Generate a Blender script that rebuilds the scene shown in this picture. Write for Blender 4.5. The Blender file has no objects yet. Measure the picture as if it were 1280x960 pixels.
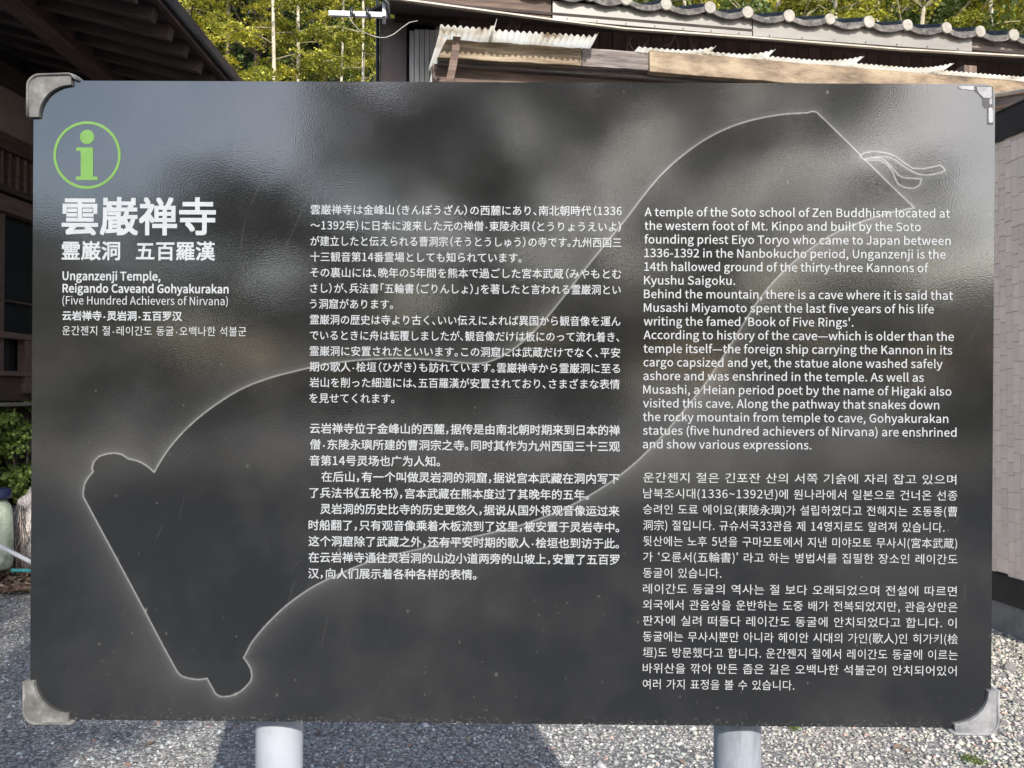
import bpy, math, random
import numpy as np
from mathutils import Vector, Matrix, Euler

sc = bpy.context.scene
col = sc.collection
R = math.radians
PI = math.pi
F = 967.0                      # focal length in photograph pixels (1280 wide)
CAMZ = 1.28
PITCH = math.atan(14 / F)

# ------------------------------------------------------------------ camera
cam_d = bpy.data.cameras.new('camera')
cam_d.lens = 36 * F / 1280; cam_d.sensor_width = 36
cam_d.clip_start = 0.05; cam_d.clip_end = 2000
cam = bpy.data.objects.new('camera', cam_d); col.objects.link(cam)
cam.location = (0, 0, CAMZ); cam.rotation_euler = (PI / 2 + PITCH, 0, 0)
sc.camera = cam

# ------------------------------------------------------------------ world, sun, exposure
SUN_EL, SUN_AZ = 33.0, 14.0    # azimuth: degrees to the right of straight behind the camera
w = bpy.data.worlds.new('World'); sc.world = w; w.use_nodes = True
wn = w.node_tree.nodes; wl = w.node_tree.links
sky = wn.new('ShaderNodeTexSky'); sky.sky_type = 'NISHITA'; sky.sun_disc = False
sky.sun_elevation = R(SUN_EL); sky.sun_rotation = R(180 - SUN_AZ)
sky.air_density = 1.0; sky.dust_density = 1.6; sky.ozone_density = 1.0
bg = wn['Background']; bg.inputs['Strength'].default_value = 0.15
wl.new(sky.outputs[0], bg.inputs[0])
sd = bpy.data.lights.new('sun', 'SUN'); sd.energy = 3.2; sd.angle = R(0.53); sd.color = (1.0, 0.95, 0.87)
so = bpy.data.objects.new('sun', sd); col.objects.link(so)
sdir = Vector((math.sin(R(SUN_AZ)) * math.cos(R(SUN_EL)), -math.cos(R(SUN_AZ)) * math.cos(R(SUN_EL)), math.sin(R(SUN_EL))))
so.rotation_euler = sdir.to_track_quat('Z', 'Y').to_euler(); so.location = (3, -8, 12)
sc.view_settings.view_transform = 'Standard'; sc.view_settings.look = 'None'
sc.view_settings.exposure = 1.08; sc.view_settings.gamma = 1.0

# ------------------------------------------------------------------ small helpers
rnd = random.Random(7)
RG = np.random.default_rng(11)

def tag(o, label=None, cat=None, group=None, kind=None):
    if label: o['label'] = label
    if cat: o['category'] = cat
    if group: o['group'] = group
    if kind: o['kind'] = kind
    return o

def empty(name, loc=(0, 0, 0), rot=(0, 0, 0), parent=None):
    o = bpy.data.objects.new(name, None); col.objects.link(o)
    o.location = loc; o.rotation_euler = rot; o.empty_display_size = 0.1
    if parent: o.parent = parent
    return o

def mesh_obj(name, me, mat, parent=None, loc=None):
    o = bpy.data.objects.new(name, me); col.objects.link(o)
    if mat and not me.materials: me.materials.append(mat)
    if parent: o.parent = parent
    if loc is not None: o.location = loc
    return o

def mk(name, verts, faces, mat, parent=None, loc=None, smooth=False):
    me = bpy.data.meshes.new(name); me.from_pydata([tuple(v) for v in verts], [], faces)
    if smooth: me.shade_smooth()
    me.update()
    return mesh_obj(name, me, mat, parent, loc)

def npmesh(name, V, Fc, smooth=False):
    """V Nx3 array, Fc MxK faces (constant K)"""
    me = bpy.data.meshes.new(name)
    V = np.asarray(V, np.float32); Fc = np.asarray(Fc, np.int32)
    me.vertices.add(len(V)); me.vertices.foreach_set('co', V.ravel())
    k = Fc.shape[1]
    me.loops.add(Fc.size); me.loops.foreach_set('vertex_index', Fc.ravel())
    me.polygons.add(len(Fc)); me.polygons.foreach_set('loop_start', np.arange(0, Fc.size, k, dtype=np.int32))
    me.polygons.foreach_set('loop_total', np.full(len(Fc), k, np.int32))
    if smooth: me.polygons.foreach_set('use_smooth', np.ones(len(Fc), bool))
    me.update(calc_edges=True)
    return me

BOXF = [(0, 1, 3, 2), (4, 6, 7, 5), (0, 4, 5, 1), (2, 3, 7, 6), (0, 2, 6, 4), (1, 5, 7, 3)]
def box(name, mat, parent, x0, x1, y0, y1, z0, z1, bev=0.0, warp=0.0):
    cx, cy, cz = (x0 + x1) / 2, (y0 + y1) / 2, (z0 + z1) / 2
    vs = [(x - cx, y - cy, z - cz) for x in (x0, x1) for y in (y0, y1) for z in (z0, z1)]
    if warp: vs = [(a + rnd.uniform(-warp, warp), b + rnd.uniform(-warp, warp), c + rnd.uniform(-warp, warp)) for a, b, c in vs]
    o = mk(name, vs, BOXF, mat, parent, (cx, cy, cz))
    if bev:
        m = o.modifiers.new('bevel', 'BEVEL'); m.width = bev; m.segments = 2; m.limit_method = 'ANGLE'
    return o

def beam(name, mat, parent, A, B, wd, ht, bev=0.004, up=(0, 0, 1), n=1, jit=0.0):
    """a timber from A to B (centre line), wd across, ht along up, its length on local X"""
    A, B = Vector(A), Vector(B); d = B - A; L = d.length; x = d.normalized()
    z = Vector(up); z = (z - x * z.dot(x)).normalized(); y = z.cross(x)
    vs, fs = [], []
    for i in range(n + 1):
        u = -L / 2 + L * i / n
        for (a, b) in ((-1, -1), (1, -1), (1, 1), (-1, 1)):
            vs.append((u, a * wd / 2 + rnd.uniform(-jit, jit), b * ht / 2 + rnd.uniform(-jit, jit)))
    for i in range(n):
        for k in range(4):
            a = i * 4 + k; b = i * 4 + (k + 1) % 4
            fs.append((a, b, b + 4, a + 4))
    fs.append((3, 2, 1, 0)); e = n * 4; fs.append((e, e + 1, e + 2, e + 3))
    o = mk(name, vs, fs, mat, parent)
    M = Matrix((x, y, z)).transposed().to_4x4(); M.translation = (A + B) / 2
    o.matrix_local = M
    if bev:
        m = o.modifiers.new('bevel', 'BEVEL'); m.width = bev; m.segments = 2; m.limit_method = 'ANGLE'
    return o

def tube_data(pts, rad, n=8, cap=True):
    pts = [Vector(p) for p in pts]; V, Fs = [], []
    rad = rad if isinstance(rad, (list, tuple)) else [rad] * len(pts)
    prev = None
    for i, p in enumerate(pts):
        d = (pts[min(i + 1, len(pts) - 1)] - pts[max(i - 1, 0)]).normalized()
        if prev is None: a = Vector((0, 0, 1)) if abs(d.z) < .9 else Vector((1, 0, 0)); prev = (a - d * a.dot(d)).normalized()
        else: prev = (prev - d * prev.dot(d)).normalized()
        b = d.cross(prev)
        for k in range(n):
            t = 2 * PI * k / n
            V.append(p + (prev * math.cos(t) + b * math.sin(t)) * rad[i])
    for i in range(len(pts) - 1):
        for k in range(n):
            a = i * n + k; c = i * n + (k + 1) % n
            Fs.append((a, c, c + n, a + n))
    if cap:
        Fs.append(tuple(reversed(range(n)))); Fs.append(tuple(range((len(pts) - 1) * n, len(pts) * n)))
    return V, Fs

def tube(name, mat, parent, pts, rad, n=10):
    V, Fs = tube_data(pts, rad, n)
    o = mk(name, V, Fs, mat, parent, smooth=True)
    return o

def join_tubes(name, mat, parent, lst, n=6):
    V, Fs = [], []
    for pts, rad in lst:
        v, f = tube_data(pts, rad, n); b = len(V)
        V += v; Fs += [tuple(i + b for i in q) for q in f]
    return mk(name, V, Fs, mat, parent, smooth=True)

# rays through photograph pixels, used to place real things at chosen depths
_f = Vector((0, math.cos(PITCH), math.sin(PITCH))); _u = Vector((0, -math.sin(PITCH), math.cos(PITCH)))
def ray(px, py):
    return _f + Vector((1, 0, 0)) * ((px - 640) / F) + _u * ((480 - py) / F)
CAM = Vector((0, 0, CAMZ))
def ground(px, py, z=0.0):
    d = ray(px, py); return CAM + d * ((z - CAMZ) / d.z)
def at(px, py, D):
    d = ray(px, py); return CAM + d * (D / d.y)

# ------------------------------------------------------------------ materials
def nt(name):
    m = bpy.data.materials.new(name); m.use_nodes = True
    n = m.node_tree.nodes; l = m.node_tree.links
    return m, n, l, n['Principled BSDF']

def ramp(n, stops):
    r = n.new('ShaderNodeValToRGB'); e = r.color_ramp.elements
    while len(e) < len(stops): e.new(0.5)
    for i, (p, c) in enumerate(stops):
        e[i].position = p; e[i].color = (*c, 1)
    return r

def mat_noise(name, c0, c1, scale=10, stretch=(1, 1, 1), rough=0.7, bump=0.3, detail=6, c2=None, spec=0.5, metal=0.0, bscale=None, perobj=0.0, lo=0.35, hi=0.65, bdist=0.01, rvar=0.0):
    m, n, l, p = nt(name)
    tc = n.new('ShaderNodeTexCoord'); mp = n.new('ShaderNodeMapping'); mp.inputs['Scale'].default_value = stretch
    l.new(tc.outputs['Object'], mp.inputs[0])
    oi = n.new('ShaderNodeObjectInfo')
    mulr = n.new('ShaderNodeVectorMath'); mulr.operation = 'SCALE'; mulr.inputs[0].default_value = (17, 31, 23)
    l.new(oi.outputs['Random'], mulr.inputs['Scale']); l.new(mulr.outputs[0], mp.inputs['Location'])
    nz = n.new('ShaderNodeTexNoise'); nz.inputs['Scale'].default_value = scale; nz.inputs['Detail'].default_value = detail; nz.inputs['Roughness'].default_value = 0.62
    l.new(mp.outputs[0], nz.inputs['Vector'])
    stops = [(lo, c0), (hi, c1)] if c2 is None else [(lo, c0), ((lo + hi) / 2, c1), (hi, c2)]
    rp = ramp(n, stops); l.new(nz.outputs['Fac'], rp.inputs[0])
    colr = rp.outputs[0]
    if perobj:
        hs = n.new('ShaderNodeHueSaturation'); mr = n.new('ShaderNodeMapRange')
        mr.inputs['To Min'].default_value = 1 - perobj; mr.inputs['To Max'].default_value = 1 + perobj
        l.new(oi.outputs['Random'], mr.inputs[0]); l.new(mr.outputs[0], hs.inputs['Value']); l.new(colr, hs.inputs['Color']); colr = hs.outputs[0]
    l.new(colr, p.inputs['Base Color'])
    p.inputs['Roughness'].default_value = rough; p.inputs['Specular IOR Level'].default_value = spec; p.inputs['Metallic'].default_value = metal
    if rvar:
        m2 = n.new('ShaderNodeMapRange'); m2.inputs['To Min'].default_value = rough - rvar; m2.inputs['To Max'].default_value = rough + rvar
        l.new(nz.outputs['Fac'], m2.inputs[0]); l.new(m2.outputs[0], p.inputs['Roughness'])
    if bump:
        b = n.new('ShaderNodeBump'); b.inputs['Strength'].default_value = bump; b.inputs['Distance'].default_value = bdist
        n2 = n.new('ShaderNodeTexNoise'); n2.inputs['Scale'].default_value = bscale or scale * 3; n2.inputs['Detail'].default_value = 5
        l.new(mp.outputs[0], n2.inputs['Vector']); l.new(n2.outputs['Fac'], b.inputs['Height']); l.new(b.outputs[0], p.inputs['Normal'])
    return m

M = {}
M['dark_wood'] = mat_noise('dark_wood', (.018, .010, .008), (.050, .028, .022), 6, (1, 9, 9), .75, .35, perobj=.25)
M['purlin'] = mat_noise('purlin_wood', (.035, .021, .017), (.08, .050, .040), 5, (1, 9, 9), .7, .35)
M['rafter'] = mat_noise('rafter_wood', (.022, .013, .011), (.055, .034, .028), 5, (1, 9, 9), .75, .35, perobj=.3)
M['red_wood'] = mat_noise('red_brown_wood', (.045, .027, .023), (.10, .064, .054), 5, (1, 9, 9), .7, .3, perobj=.2)
M['shade_toned_plaster'] = mat_noise('shaded_plaster', (.16, .13, .115), (.22, .18, .16), 4, (1, 1, 1), .9, .1)  # pale plaster with the eave's shade put into its colour
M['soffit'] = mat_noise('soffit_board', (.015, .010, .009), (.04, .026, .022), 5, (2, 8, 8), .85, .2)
M['old_wood'] = mat_noise('weathered_wood', (.045, .03, .02), (.17, .125, .08), 3.2, (1, 10, 10), .8, .5, c2=(.30, .24, .17), lo=.3, hi=.68)
M['grey_wood'] = mat_noise('grey_wood', (.045, .036, .033), (.14, .118, .11), 3.5, (1, 14, 14), .85, .6, c2=(.24, .21, .19), lo=.3, hi=.7)
M['tan_wood'] = mat_noise('tan_wood', (.028, .020, .016), (.165, .118, .075), 2.2, (1.6, 3.5, 3.5), .75, .5, c2=(.29, .225, .15), lo=.31, hi=.60, detail=9, bscale=20)
M['brown_wood'] = mat_noise('brown_wood', (.04, .025, .02), (.10, .065, .05), 3, (1, 10, 10), .8, .4, c2=(.19, .135, .105), lo=.3, hi=.75)
M['metal_fascia'] = mat_noise('fascia_metal', (.16, .15, .137), (.22, .207, .19), 3, (1, 1, 4), .45, .08, lo=.3, hi=.75, rvar=.1)
M['gutter'] = mat_noise('gutter_strip', (.26, .235, .19), (.44, .41, .35), 4, (1, 4, 4), .55, .2)
M['siding'] = mat_noise('brown_siding', (.085, .054, .047), (.125, .084, .072), 4, (1, 1, 1), .5, .06, perobj=.12)
M['pale_siding'] = mat_noise('pale_siding', (.50, .48, .46), (.66, .64, .61), 3, (3, 3, 1), .55, .06, perobj=.1)
M['corner_metal'] = mat_noise('corner_cladding', (.15, .118, .115), (.20, .16, .155), 3, (1, 1, 1), .5, .05)
M['black'] = mat_noise('black_metal', (.008, .008, .009), (.02, .02, .022), 6, (1, 1, 1), .45, .08)
M['concrete'] = mat_noise('concrete', (.09, .085, .08), (.22, .21, .20), 6, (1, 1, 1), .9, .5, c2=(.15, .145, .14), lo=.25, hi=.8)
M['tile_wall'] = mat_noise('beige_wall_tile', (.78, .615, .50), (.86, .70, .58), 5, (1, 1, 1), .75, .2, perobj=.07, bscale=60, bdist=.002)
M['grout'] = mat_noise('tile_joint', (.58, .46, .38), (.68, .54, .45), 9, (1, 1, 1), .9, .2)
M['kawara'] = mat_noise('roof_tile', (.022, .02, .019), (.08, .074, .068), 22, (1, 1, 1), .75, .8, c2=(.18, .165, .148), lo=.32, hi=.7, perobj=.15, bdist=.012)
M['kawara_cap'] = mat_noise('roof_tile_cap', (.18, .165, .14), (.33, .31, .275), 16, (1, 1, 1), .8, .6, perobj=.12, lo=.3, hi=.7)
M['cast_metal'] = mat_noise('cast_aluminium', (.14, .14, .145), (.25, .25, .255), 40, (1, 1, 1), .68, .6, metal=.12, c2=(.34, .335, .34), lo=.3, hi=.72, bdist=.0012, bscale=150, rvar=.12)
M['dull_shaded_metal'] = mat_noise('weathered_shaded_aluminium', (.07, .067, .062), (.14, .136, .128), 45, (1, 1, 1), .68, .6, metal=.1, c2=(.26, .255, .245), lo=.3, hi=.75, bdist=.0012, bscale=150)
M['bare_metal'] = mat_noise('bare_sheet', (.20, .20, .205), (.33, .33, .345), 60, (1, 1, 1), .6, .4, lo=.3, hi=.6, bdist=.001)
M['white_post'] = mat_noise('white_painted_post', (.22, .23, .245), (.32, .34, .38), 16, (1, 1, .5), .38, .08, bdist=.002, c2=(.37, .39, .435), lo=.26, hi=.5)
M['grey_post'] = mat_noise('galvanised_post', (.17, .19, .22), (.33, .36, .40), 14, (3, 3, .7), .5, .15, c2=(.25, .275, .30), lo=.28, hi=.78, bdist=.002, metal=.25)
M['white_bar'] = mat_noise('galvanised_bar', (.5, .52, .56), (.62, .64, .68), 20, (1, 1, 1), .45, .1)
M['wire'] = mat_noise('grey_wire', (.22, .21, .20), (.34, .32, .3), 20, (1, 1, 1), .6, 0)
M['vine'] = mat_noise('dry_vine', (.14, .10, .08), (.26, .2, .16), 20, (1, 1, 1), .8, 0)
M['bark'] = mat_noise('pale_bark', (.26, .23, .17), (.55, .50, .40), 9, (3, 3, 1), .85, .5)
M['twig'] = mat_noise('pale_twig', (.12, .11, .06), (.30, .27, .17), 9, (1, 1, 1), .9, .2)
M['dark_bark'] = mat_noise('dark_bark', (.05, .04, .03), (.14, .11, .085), 9, (3, 3, 1), .9, .6)
M['pipe'] = mat_noise('white_pipe', (.5, .5, .5), (.68, .68, .67), 8, (1, 1, 1), .5, .05)
M['hose'] = mat_noise('teal_hose', (.05, .33, .32), (.09, .45, .43), 8, (1, 1, 1), .45, .05)
M['navy'] = mat_noise('navy_plastic', (.01, .016, .05), (.02, .03, .08), 8, (1, 1, 1), .4, .1)
M['rock'] = mat_noise('boulder', (.20, .18, .175), (.5, .465, .45), 5, (1, 1, 1), .9, .9, c2=(.28, .25, .24), lo=.25, hi=.8, bdist=.03)
M['root'] = mat_noise('dry_twig', (.14, .11, .095), (.34, .29, .26), 12, (1, 1, 1), .9, .4)
M['jar'] = mat_noise('pale_green_jar', (.13, .17, .11), (.40, .46, .36), 11, (1, 1, 1), .35, .3, c2=(.24, .28, .19), lo=.3, hi=.75)
M['litter_soil'] = mat_noise('mossy_soil', (.045, .035, .022), (.12, .10, .045), 9, (1, 1, 1), .95, .9, c2=(.16, .13, .09), lo=.3, hi=.75, bdist=.03)

def glass_mat():
    m, n, l, p = nt('dark_window_glass')
    p.inputs['Base Color'].default_value = (.012, .013, .013, 1); p.inputs['Roughness'].default_value = .06
    p.inputs['Specular IOR Level'].default_value = .6
    nz = n.new('ShaderNodeTexNoise'); nz.inputs['Scale'].default_value = 2.0
    b = n.new('ShaderNodeBump'); b.inputs['Strength'].default_value = .05; b.inputs['Distance'].default_value = .02
    l.new(nz.outputs['Fac'], b.inputs['Height']); l.new(b.outputs[0], p.inputs['Normal'])
    return m
M['glass'] = glass_mat()

def leaf_mat(name, ca, cb, cc, scale=1.6, trans=.35):
    m, n, l, p = nt(name)
    at_ = n.new('ShaderNodeAttribute'); at_.attribute_name = 'tone'
    rp = ramp(n, [(0, ca), (.5, cb), (1, cc)]); l.new(at_.outputs['Fac'], rp.inputs[0])
    l.new(rp.outputs[0], p.inputs['Base Color']); p.inputs['Roughness'].default_value = .55
    tr = n.new('ShaderNodeBsdfTranslucent'); l.new(rp.outputs[0], tr.inputs[0])
    mx = n.new('ShaderNodeMixShader'); mx.inputs[0].default_value = trans
    l.new(p.outputs[0], mx.inputs[1]); l.new(tr.outputs[0], mx.inputs[2])
    l.new(mx.outputs[0], n['Material Output'].inputs[0])
    return m
M['leaf_yellow'] = leaf_mat('yellow_green_leaf', (.04, .055, .011), (.33, .34, .042), (.78, .69, .11))
M['leaf_green'] = leaf_mat('mid_green_leaf', (.03, .055, .014), (.10, .15, .035), (.24, .28, .09))
M['leaf_shrub'] = leaf_mat('fresh_green_leaf', (.05, .09, .02), (.16, .24, .05), (.34, .42, .12))
M['leaf_dark'] = leaf_mat('dark_green_leaf', (.012, .025, .008), (.035, .06, .018), (.08, .12, .035), trans=.2)
M['leaf_dry'] = leaf_mat('dry_leaf', (.12, .075, .05), (.32, .22, .16), (.58, .46, .38), trans=.1)

def stone_mat():
    m, n, l, p = nt('crushed_stone')
    a = n.new('ShaderNodeAttribute'); a.attribute_name = 'stone'
    l.new(a.outputs['Color'], p.inputs['Base Color']); p.inputs['Roughness'].default_value = .8
    return m
M['stone'] = stone_mat()

def ground_mat():
    m, n, l, p = nt('gravelly_asphalt')
    tc = n.new('ShaderNodeTexCoord')
    v = n.new('ShaderNodeTexVoronoi'); v.inputs['Scale'].default_value = 95; l.new(tc.outputs['Object'], v.inputs['Vector'])
    rgb = n.new('ShaderNodeSeparateColor'); l.new(v.outputs['Color'], rgb.inputs[0])
    rp = ramp(n, [(0, (.09, .09, .09)), (.45, (.17, .168, .165)), (.8, (.28, .272, .26)), (1, (.5, .48, .45))]); l.new(rgb.outputs[0], rp.inputs[0])
    nz = n.new('ShaderNodeTexNoise'); nz.inputs['Scale'].default_value = 1.4; nz.inputs['Detail'].default_value = 5; l.new(tc.outputs['Object'], nz.inputs['Vector'])
    r2 = ramp(n, [(.3, (.72, .74, .78)), (.7, (1.1, 1.05, .98))]); l.new(nz.outputs['Fac'], r2.inputs[0])
    mx = n.new('ShaderNodeMix'); mx.data_type = 'RGBA'; mx.blend_type = 'MULTIPLY'; mx.inputs[0].default_value = 1
    l.new(rp.outputs[0], mx.inputs[6]); l.new(r2.outputs[0], mx.inputs[7]); l.new(mx.outputs[2], p.inputs['Base Color'])
    b = n.new('ShaderNodeBump'); b.inputs['Strength'].default_value = .7; b.inputs['Distance'].default_value = .008; b.invert = True
    l.new(v.outputs['Distance'], b.inputs['Height']); l.new(b.outputs[0], p.inputs['Normal'])
    p.inputs['Roughness'].default_value = .85
    return m
M['ground'] = ground_mat()
M['hill'] = mat_noise('forest_floor', (.012, .014, .006), (.05, .045, .02), 1.5, (1, 1, 1), .95, .5, bdist=.1)

def sheet_mat():
    m, n, l, p = nt('corrugated_plastic')
    tc = n.new('ShaderNodeTexCoord'); nz = n.new('ShaderNodeTexNoise'); nz.inputs['Scale'].default_value = 9; nz.inputs['Detail'].default_value = 6
    l.new(tc.outputs['Object'], nz.inputs['Vector'])
    rp = ramp(n, [(.28, (.45, .36, .26)), (.42, (.78, .76, .70)), (.6, (.85, .85, .82))]); l.new(nz.outputs['Fac'], rp.inputs[0])
    l.new(rp.outputs[0], p.inputs['Base Color']); p.inputs['Roughness'].default_value = .5
    tr = n.new('ShaderNodeBsdfTranslucent'); l.new(rp.outputs[0], tr.inputs[0])
    mx = n.new('ShaderNodeMixShader'); mx.inputs[0].default_value = .68
    l.new(p.outputs[0], mx.inputs[1]); l.new(tr.outputs[0], mx.inputs[2]); l.new(mx.outputs[0], n['Material Output'].inputs[0])
    return m
M['sheet'] = sheet_mat()

# ------------------------------------------------------------------ ground
def sheet_ground():
    n = 40; e = 240
    vs = [(-e + 2 * e * i / n, -e + 2 * e * j / n, 0) for i in range(n + 1) for j in range(n + 1)]
    fs = [(i * (n + 1) + j, (i + 1) * (n + 1) + j, (i + 1) * (n + 1) + j + 1, i * (n + 1) + j + 1) for i in range(n) for j in range(n)]
    o = mk('ground', vs, fs, M['ground']); tag(o, 'grey gravelly asphalt yard under and around the sign', kind='structure')
sheet_ground()

def gravel():
    N = 150000
    x = RG.uniform(-4.4, 4.4, N); y = RG.uniform(2.2, 6.0, N)
    hide = (np.abs(x) < y * 0.50) & (y > 3.7)
    keep = ~hide | (RG.random(N) < .25)
    # thinner where the asphalt is bare, on the left
    keep &= (RG.random(N) < np.clip(.72 + x * .12, .42, 1.0))
    x, y = x[keep], y[keep]; n = len(x)
    big = 1 / (1 + np.exp(-(x - .3) * 1.6))
    s = RG.gamma(3.2, .00105, n) + .0018 + big * RG.gamma(2.0, .0012, n)
    s = np.clip(s, .0025, .020)
    base = np.array([[1, 0, 0], [-1, 0, 0], [0, 1, 0], [0, -1, 0], [0, 0, 1], [0, 0, -1]], np.float32)
    P = np.repeat(base[None], n, 0) * (1 + RG.uniform(-.35, .35, (n, 6, 3)).astype(np.float32))
    P += RG.uniform(-.28, .28, (n, 6, 3))
    P *= np.stack([RG.uniform(.8, 1.5, n), RG.uniform(.7, 1.2, n), RG.uniform(.45, .8, n)], 1)[:, None, :]
    a = RG.uniform(0, 2 * PI, n); c, sn = np.cos(a), np.sin(a)
    X = P[:, :, 0] * c[:, None] - P[:, :, 1] * sn[:, None]; Y = P[:, :, 0] * sn[:, None] + P[:, :, 1] * c[:, None]
    P = np.stack([X, Y, P[:, :, 2]], 2) * s[:, None, None]
    P += np.stack([x, y, s * .25], 1)[:, None, :]
    fb = np.array([[0, 2, 4], [2, 1, 4], [1, 3, 4], [3, 0, 4], [2, 0, 5], [1, 2, 5], [3, 1, 5], [0, 3, 5]])
    Fc = (fb[None] + (np.arange(n) * 6)[:, None, None]).reshape(-1, 3)
    me = npmesh('gravel', P.reshape(-1, 3), Fc)
    g = RG.beta(1.6, 3.0, n) * .38 + .14 + big * .07
    tint = np.stack([np.ones(n), np.full(n, .985), np.full(n, .95)], 1) + RG.normal(0, .035, (n, 3)) + (1 - big)[:, None] * np.array([-.06, 0, .08]) + big[:, None] * np.array([.05, .01, -.09])  # chips cooler left, warmer right: own tone plus the yard's light in the colour
    k = RG.random(n)
    tint[k < .03] = (1.25, .82, .70)
    C = np.clip(g[:, None] * tint, .02, .75)
    k2 = RG.random(n) < .03; C[k2] = (.66, .64, .60)
    C = np.concatenate([C, np.ones((n, 1))], 1)
    at_ = me.color_attributes.new('stone', 'FLOAT_COLOR', 'POINT'); at_.data.foreach_set('color', np.repeat(C, 6, 0).astype(np.float32).ravel())
    o = mesh_obj('gravel', me, M['stone']); tag(o, 'loose crushed grey stone chips scattered over the yard', 'gravel', kind='stuff')

# ------------------------------------------------------------------ the sign
sign = empty('information_sign', (-.00207, .96791, 1.27019), (.01468, .00653, -.00689))
tag(sign, 'large black temple information board on two round posts', 'sign')
SR = Euler((.01468, .00653, -.00689)).to_matrix(); SL = Vector((-.00207, .96791, 1.27019))
def uv(px, py):
    d = SR.transposed() @ ray(px, py); c = SR.transposed() @ (CAM - SL)
    k = -c.y / d.y; q = c + d * k
    return q.x, q.z
MPX = 1.2 / 1199.0            # metres on the panel per photograph pixel

fan_px = [(193, 591), (200, 578), (214, 557), (237, 532), (265, 509), (301, 486), (338, 472), (375, 463), (400, 457), (440, 451), (480, 448.5), (515, 448.5), (550, 451), (578, 454), (596, 455.5), (612, 453), (636, 442), (668, 416), (700, 378), (732, 336), (760, 302), (787, 269), (806, 243), (827, 218), (850, 197), (877, 177), (905, 162), (933, 152), (960, 146), (985, 142.5), (1010, 141.5), (1013, 140.2), (1017, 139.6), (1021, 141), (1050, 169), (1076, 195), (1081, 200), (1110, 229), (1142, 259.5), (1128, 262), (1105, 267), (1078, 276), (1053, 286), (1034, 296), (1018, 307), (1004, 317), (985, 333), (967, 351), (952, 369), (938, 389), (922, 416), (909, 437), (896, 457), (881, 480), (870, 494), (855, 512), (833, 539), (812, 561), (790, 582), (764, 602), (732, 622), (700, 638), (652, 656.5), (604, 668), (559, 677), (524, 686), (486, 694), (457, 703), (428, 715), (400, 728), (384, 737), (356, 757), (329, 784), (313, 804), (310, 811), (304, 822), (309, 829), (313, 836), (314.5, 844), (313, 851), (308, 857), (302, 863), (295, 867), (288, 869.6), (281, 870.5), (275, 870), (270, 867), (266, 860), (259, 847.5), (250, 849), (242, 848.5), (234, 847), (228, 845), (224, 842), (221, 838), (203, 805), (180, 761), (150, 705), (125, 659), (104.8, 621), (104.6, 614), (105.5, 607), (109, 599), (117.5, 589), (115.5, 587), (116, 583), (118, 577), (124, 571), (132, 568), (139, 567), (146, 567), (152, 568.5), (156, 571), (160, 574), (166, 575), (173, 577), (179, 580), (185, 584)]
rib1 = [(1075.8, 195), (1079, 192.5), (1083, 190.8), (1093.7, 189.8), (1106, 191), (1118.7, 195), (1129.7, 204), (1140.6, 210.8), (1153, 211.5), (1164, 209.5), (1175, 206.7), (1179, 210), (1181, 213), (1170, 217), (1156, 218.6), (1148, 217), (1140, 213.7), (1128, 206), (1117, 197.6), (1108, 195.2), (1097, 195.5), (1088, 196.6), (1081, 199.5)]
rib2 = [(1080.5, 199.7), (1087, 197.8), (1100, 197.6), (1105, 200), (1109.5, 204), (1117, 212), (1122, 219), (1127, 221.8), (1133, 223), (1151.5, 224), (1150, 229), (1149, 231), (1144, 234.2), (1140.6, 235), (1130, 233.8), (1123, 229.5), (1119, 222), (1116.5, 214), (1108, 204), (1100, 199.6), (1088, 199.6)]

def smooth_poly(P, keep):
    """Chaikin rounding except at corners sharper than the limit"""
    P = [np.array(p, float) for p in P]
    for _ in range(2):
        Q = []; n = len(P)
        for i in range(n):
            a, b, c = P[i - 1], P[i], P[(i + 1) % n]
            u, v = b - a, c - b
            ang = abs(math.atan2(u[0] * v[1] - u[1] * v[0], u @ v))
            if ang > keep: Q.append(b)
            else: Q += [b * .75 + a * .25, b * .75 + c * .25]
        P = Q
    return np.array(P)

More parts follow.
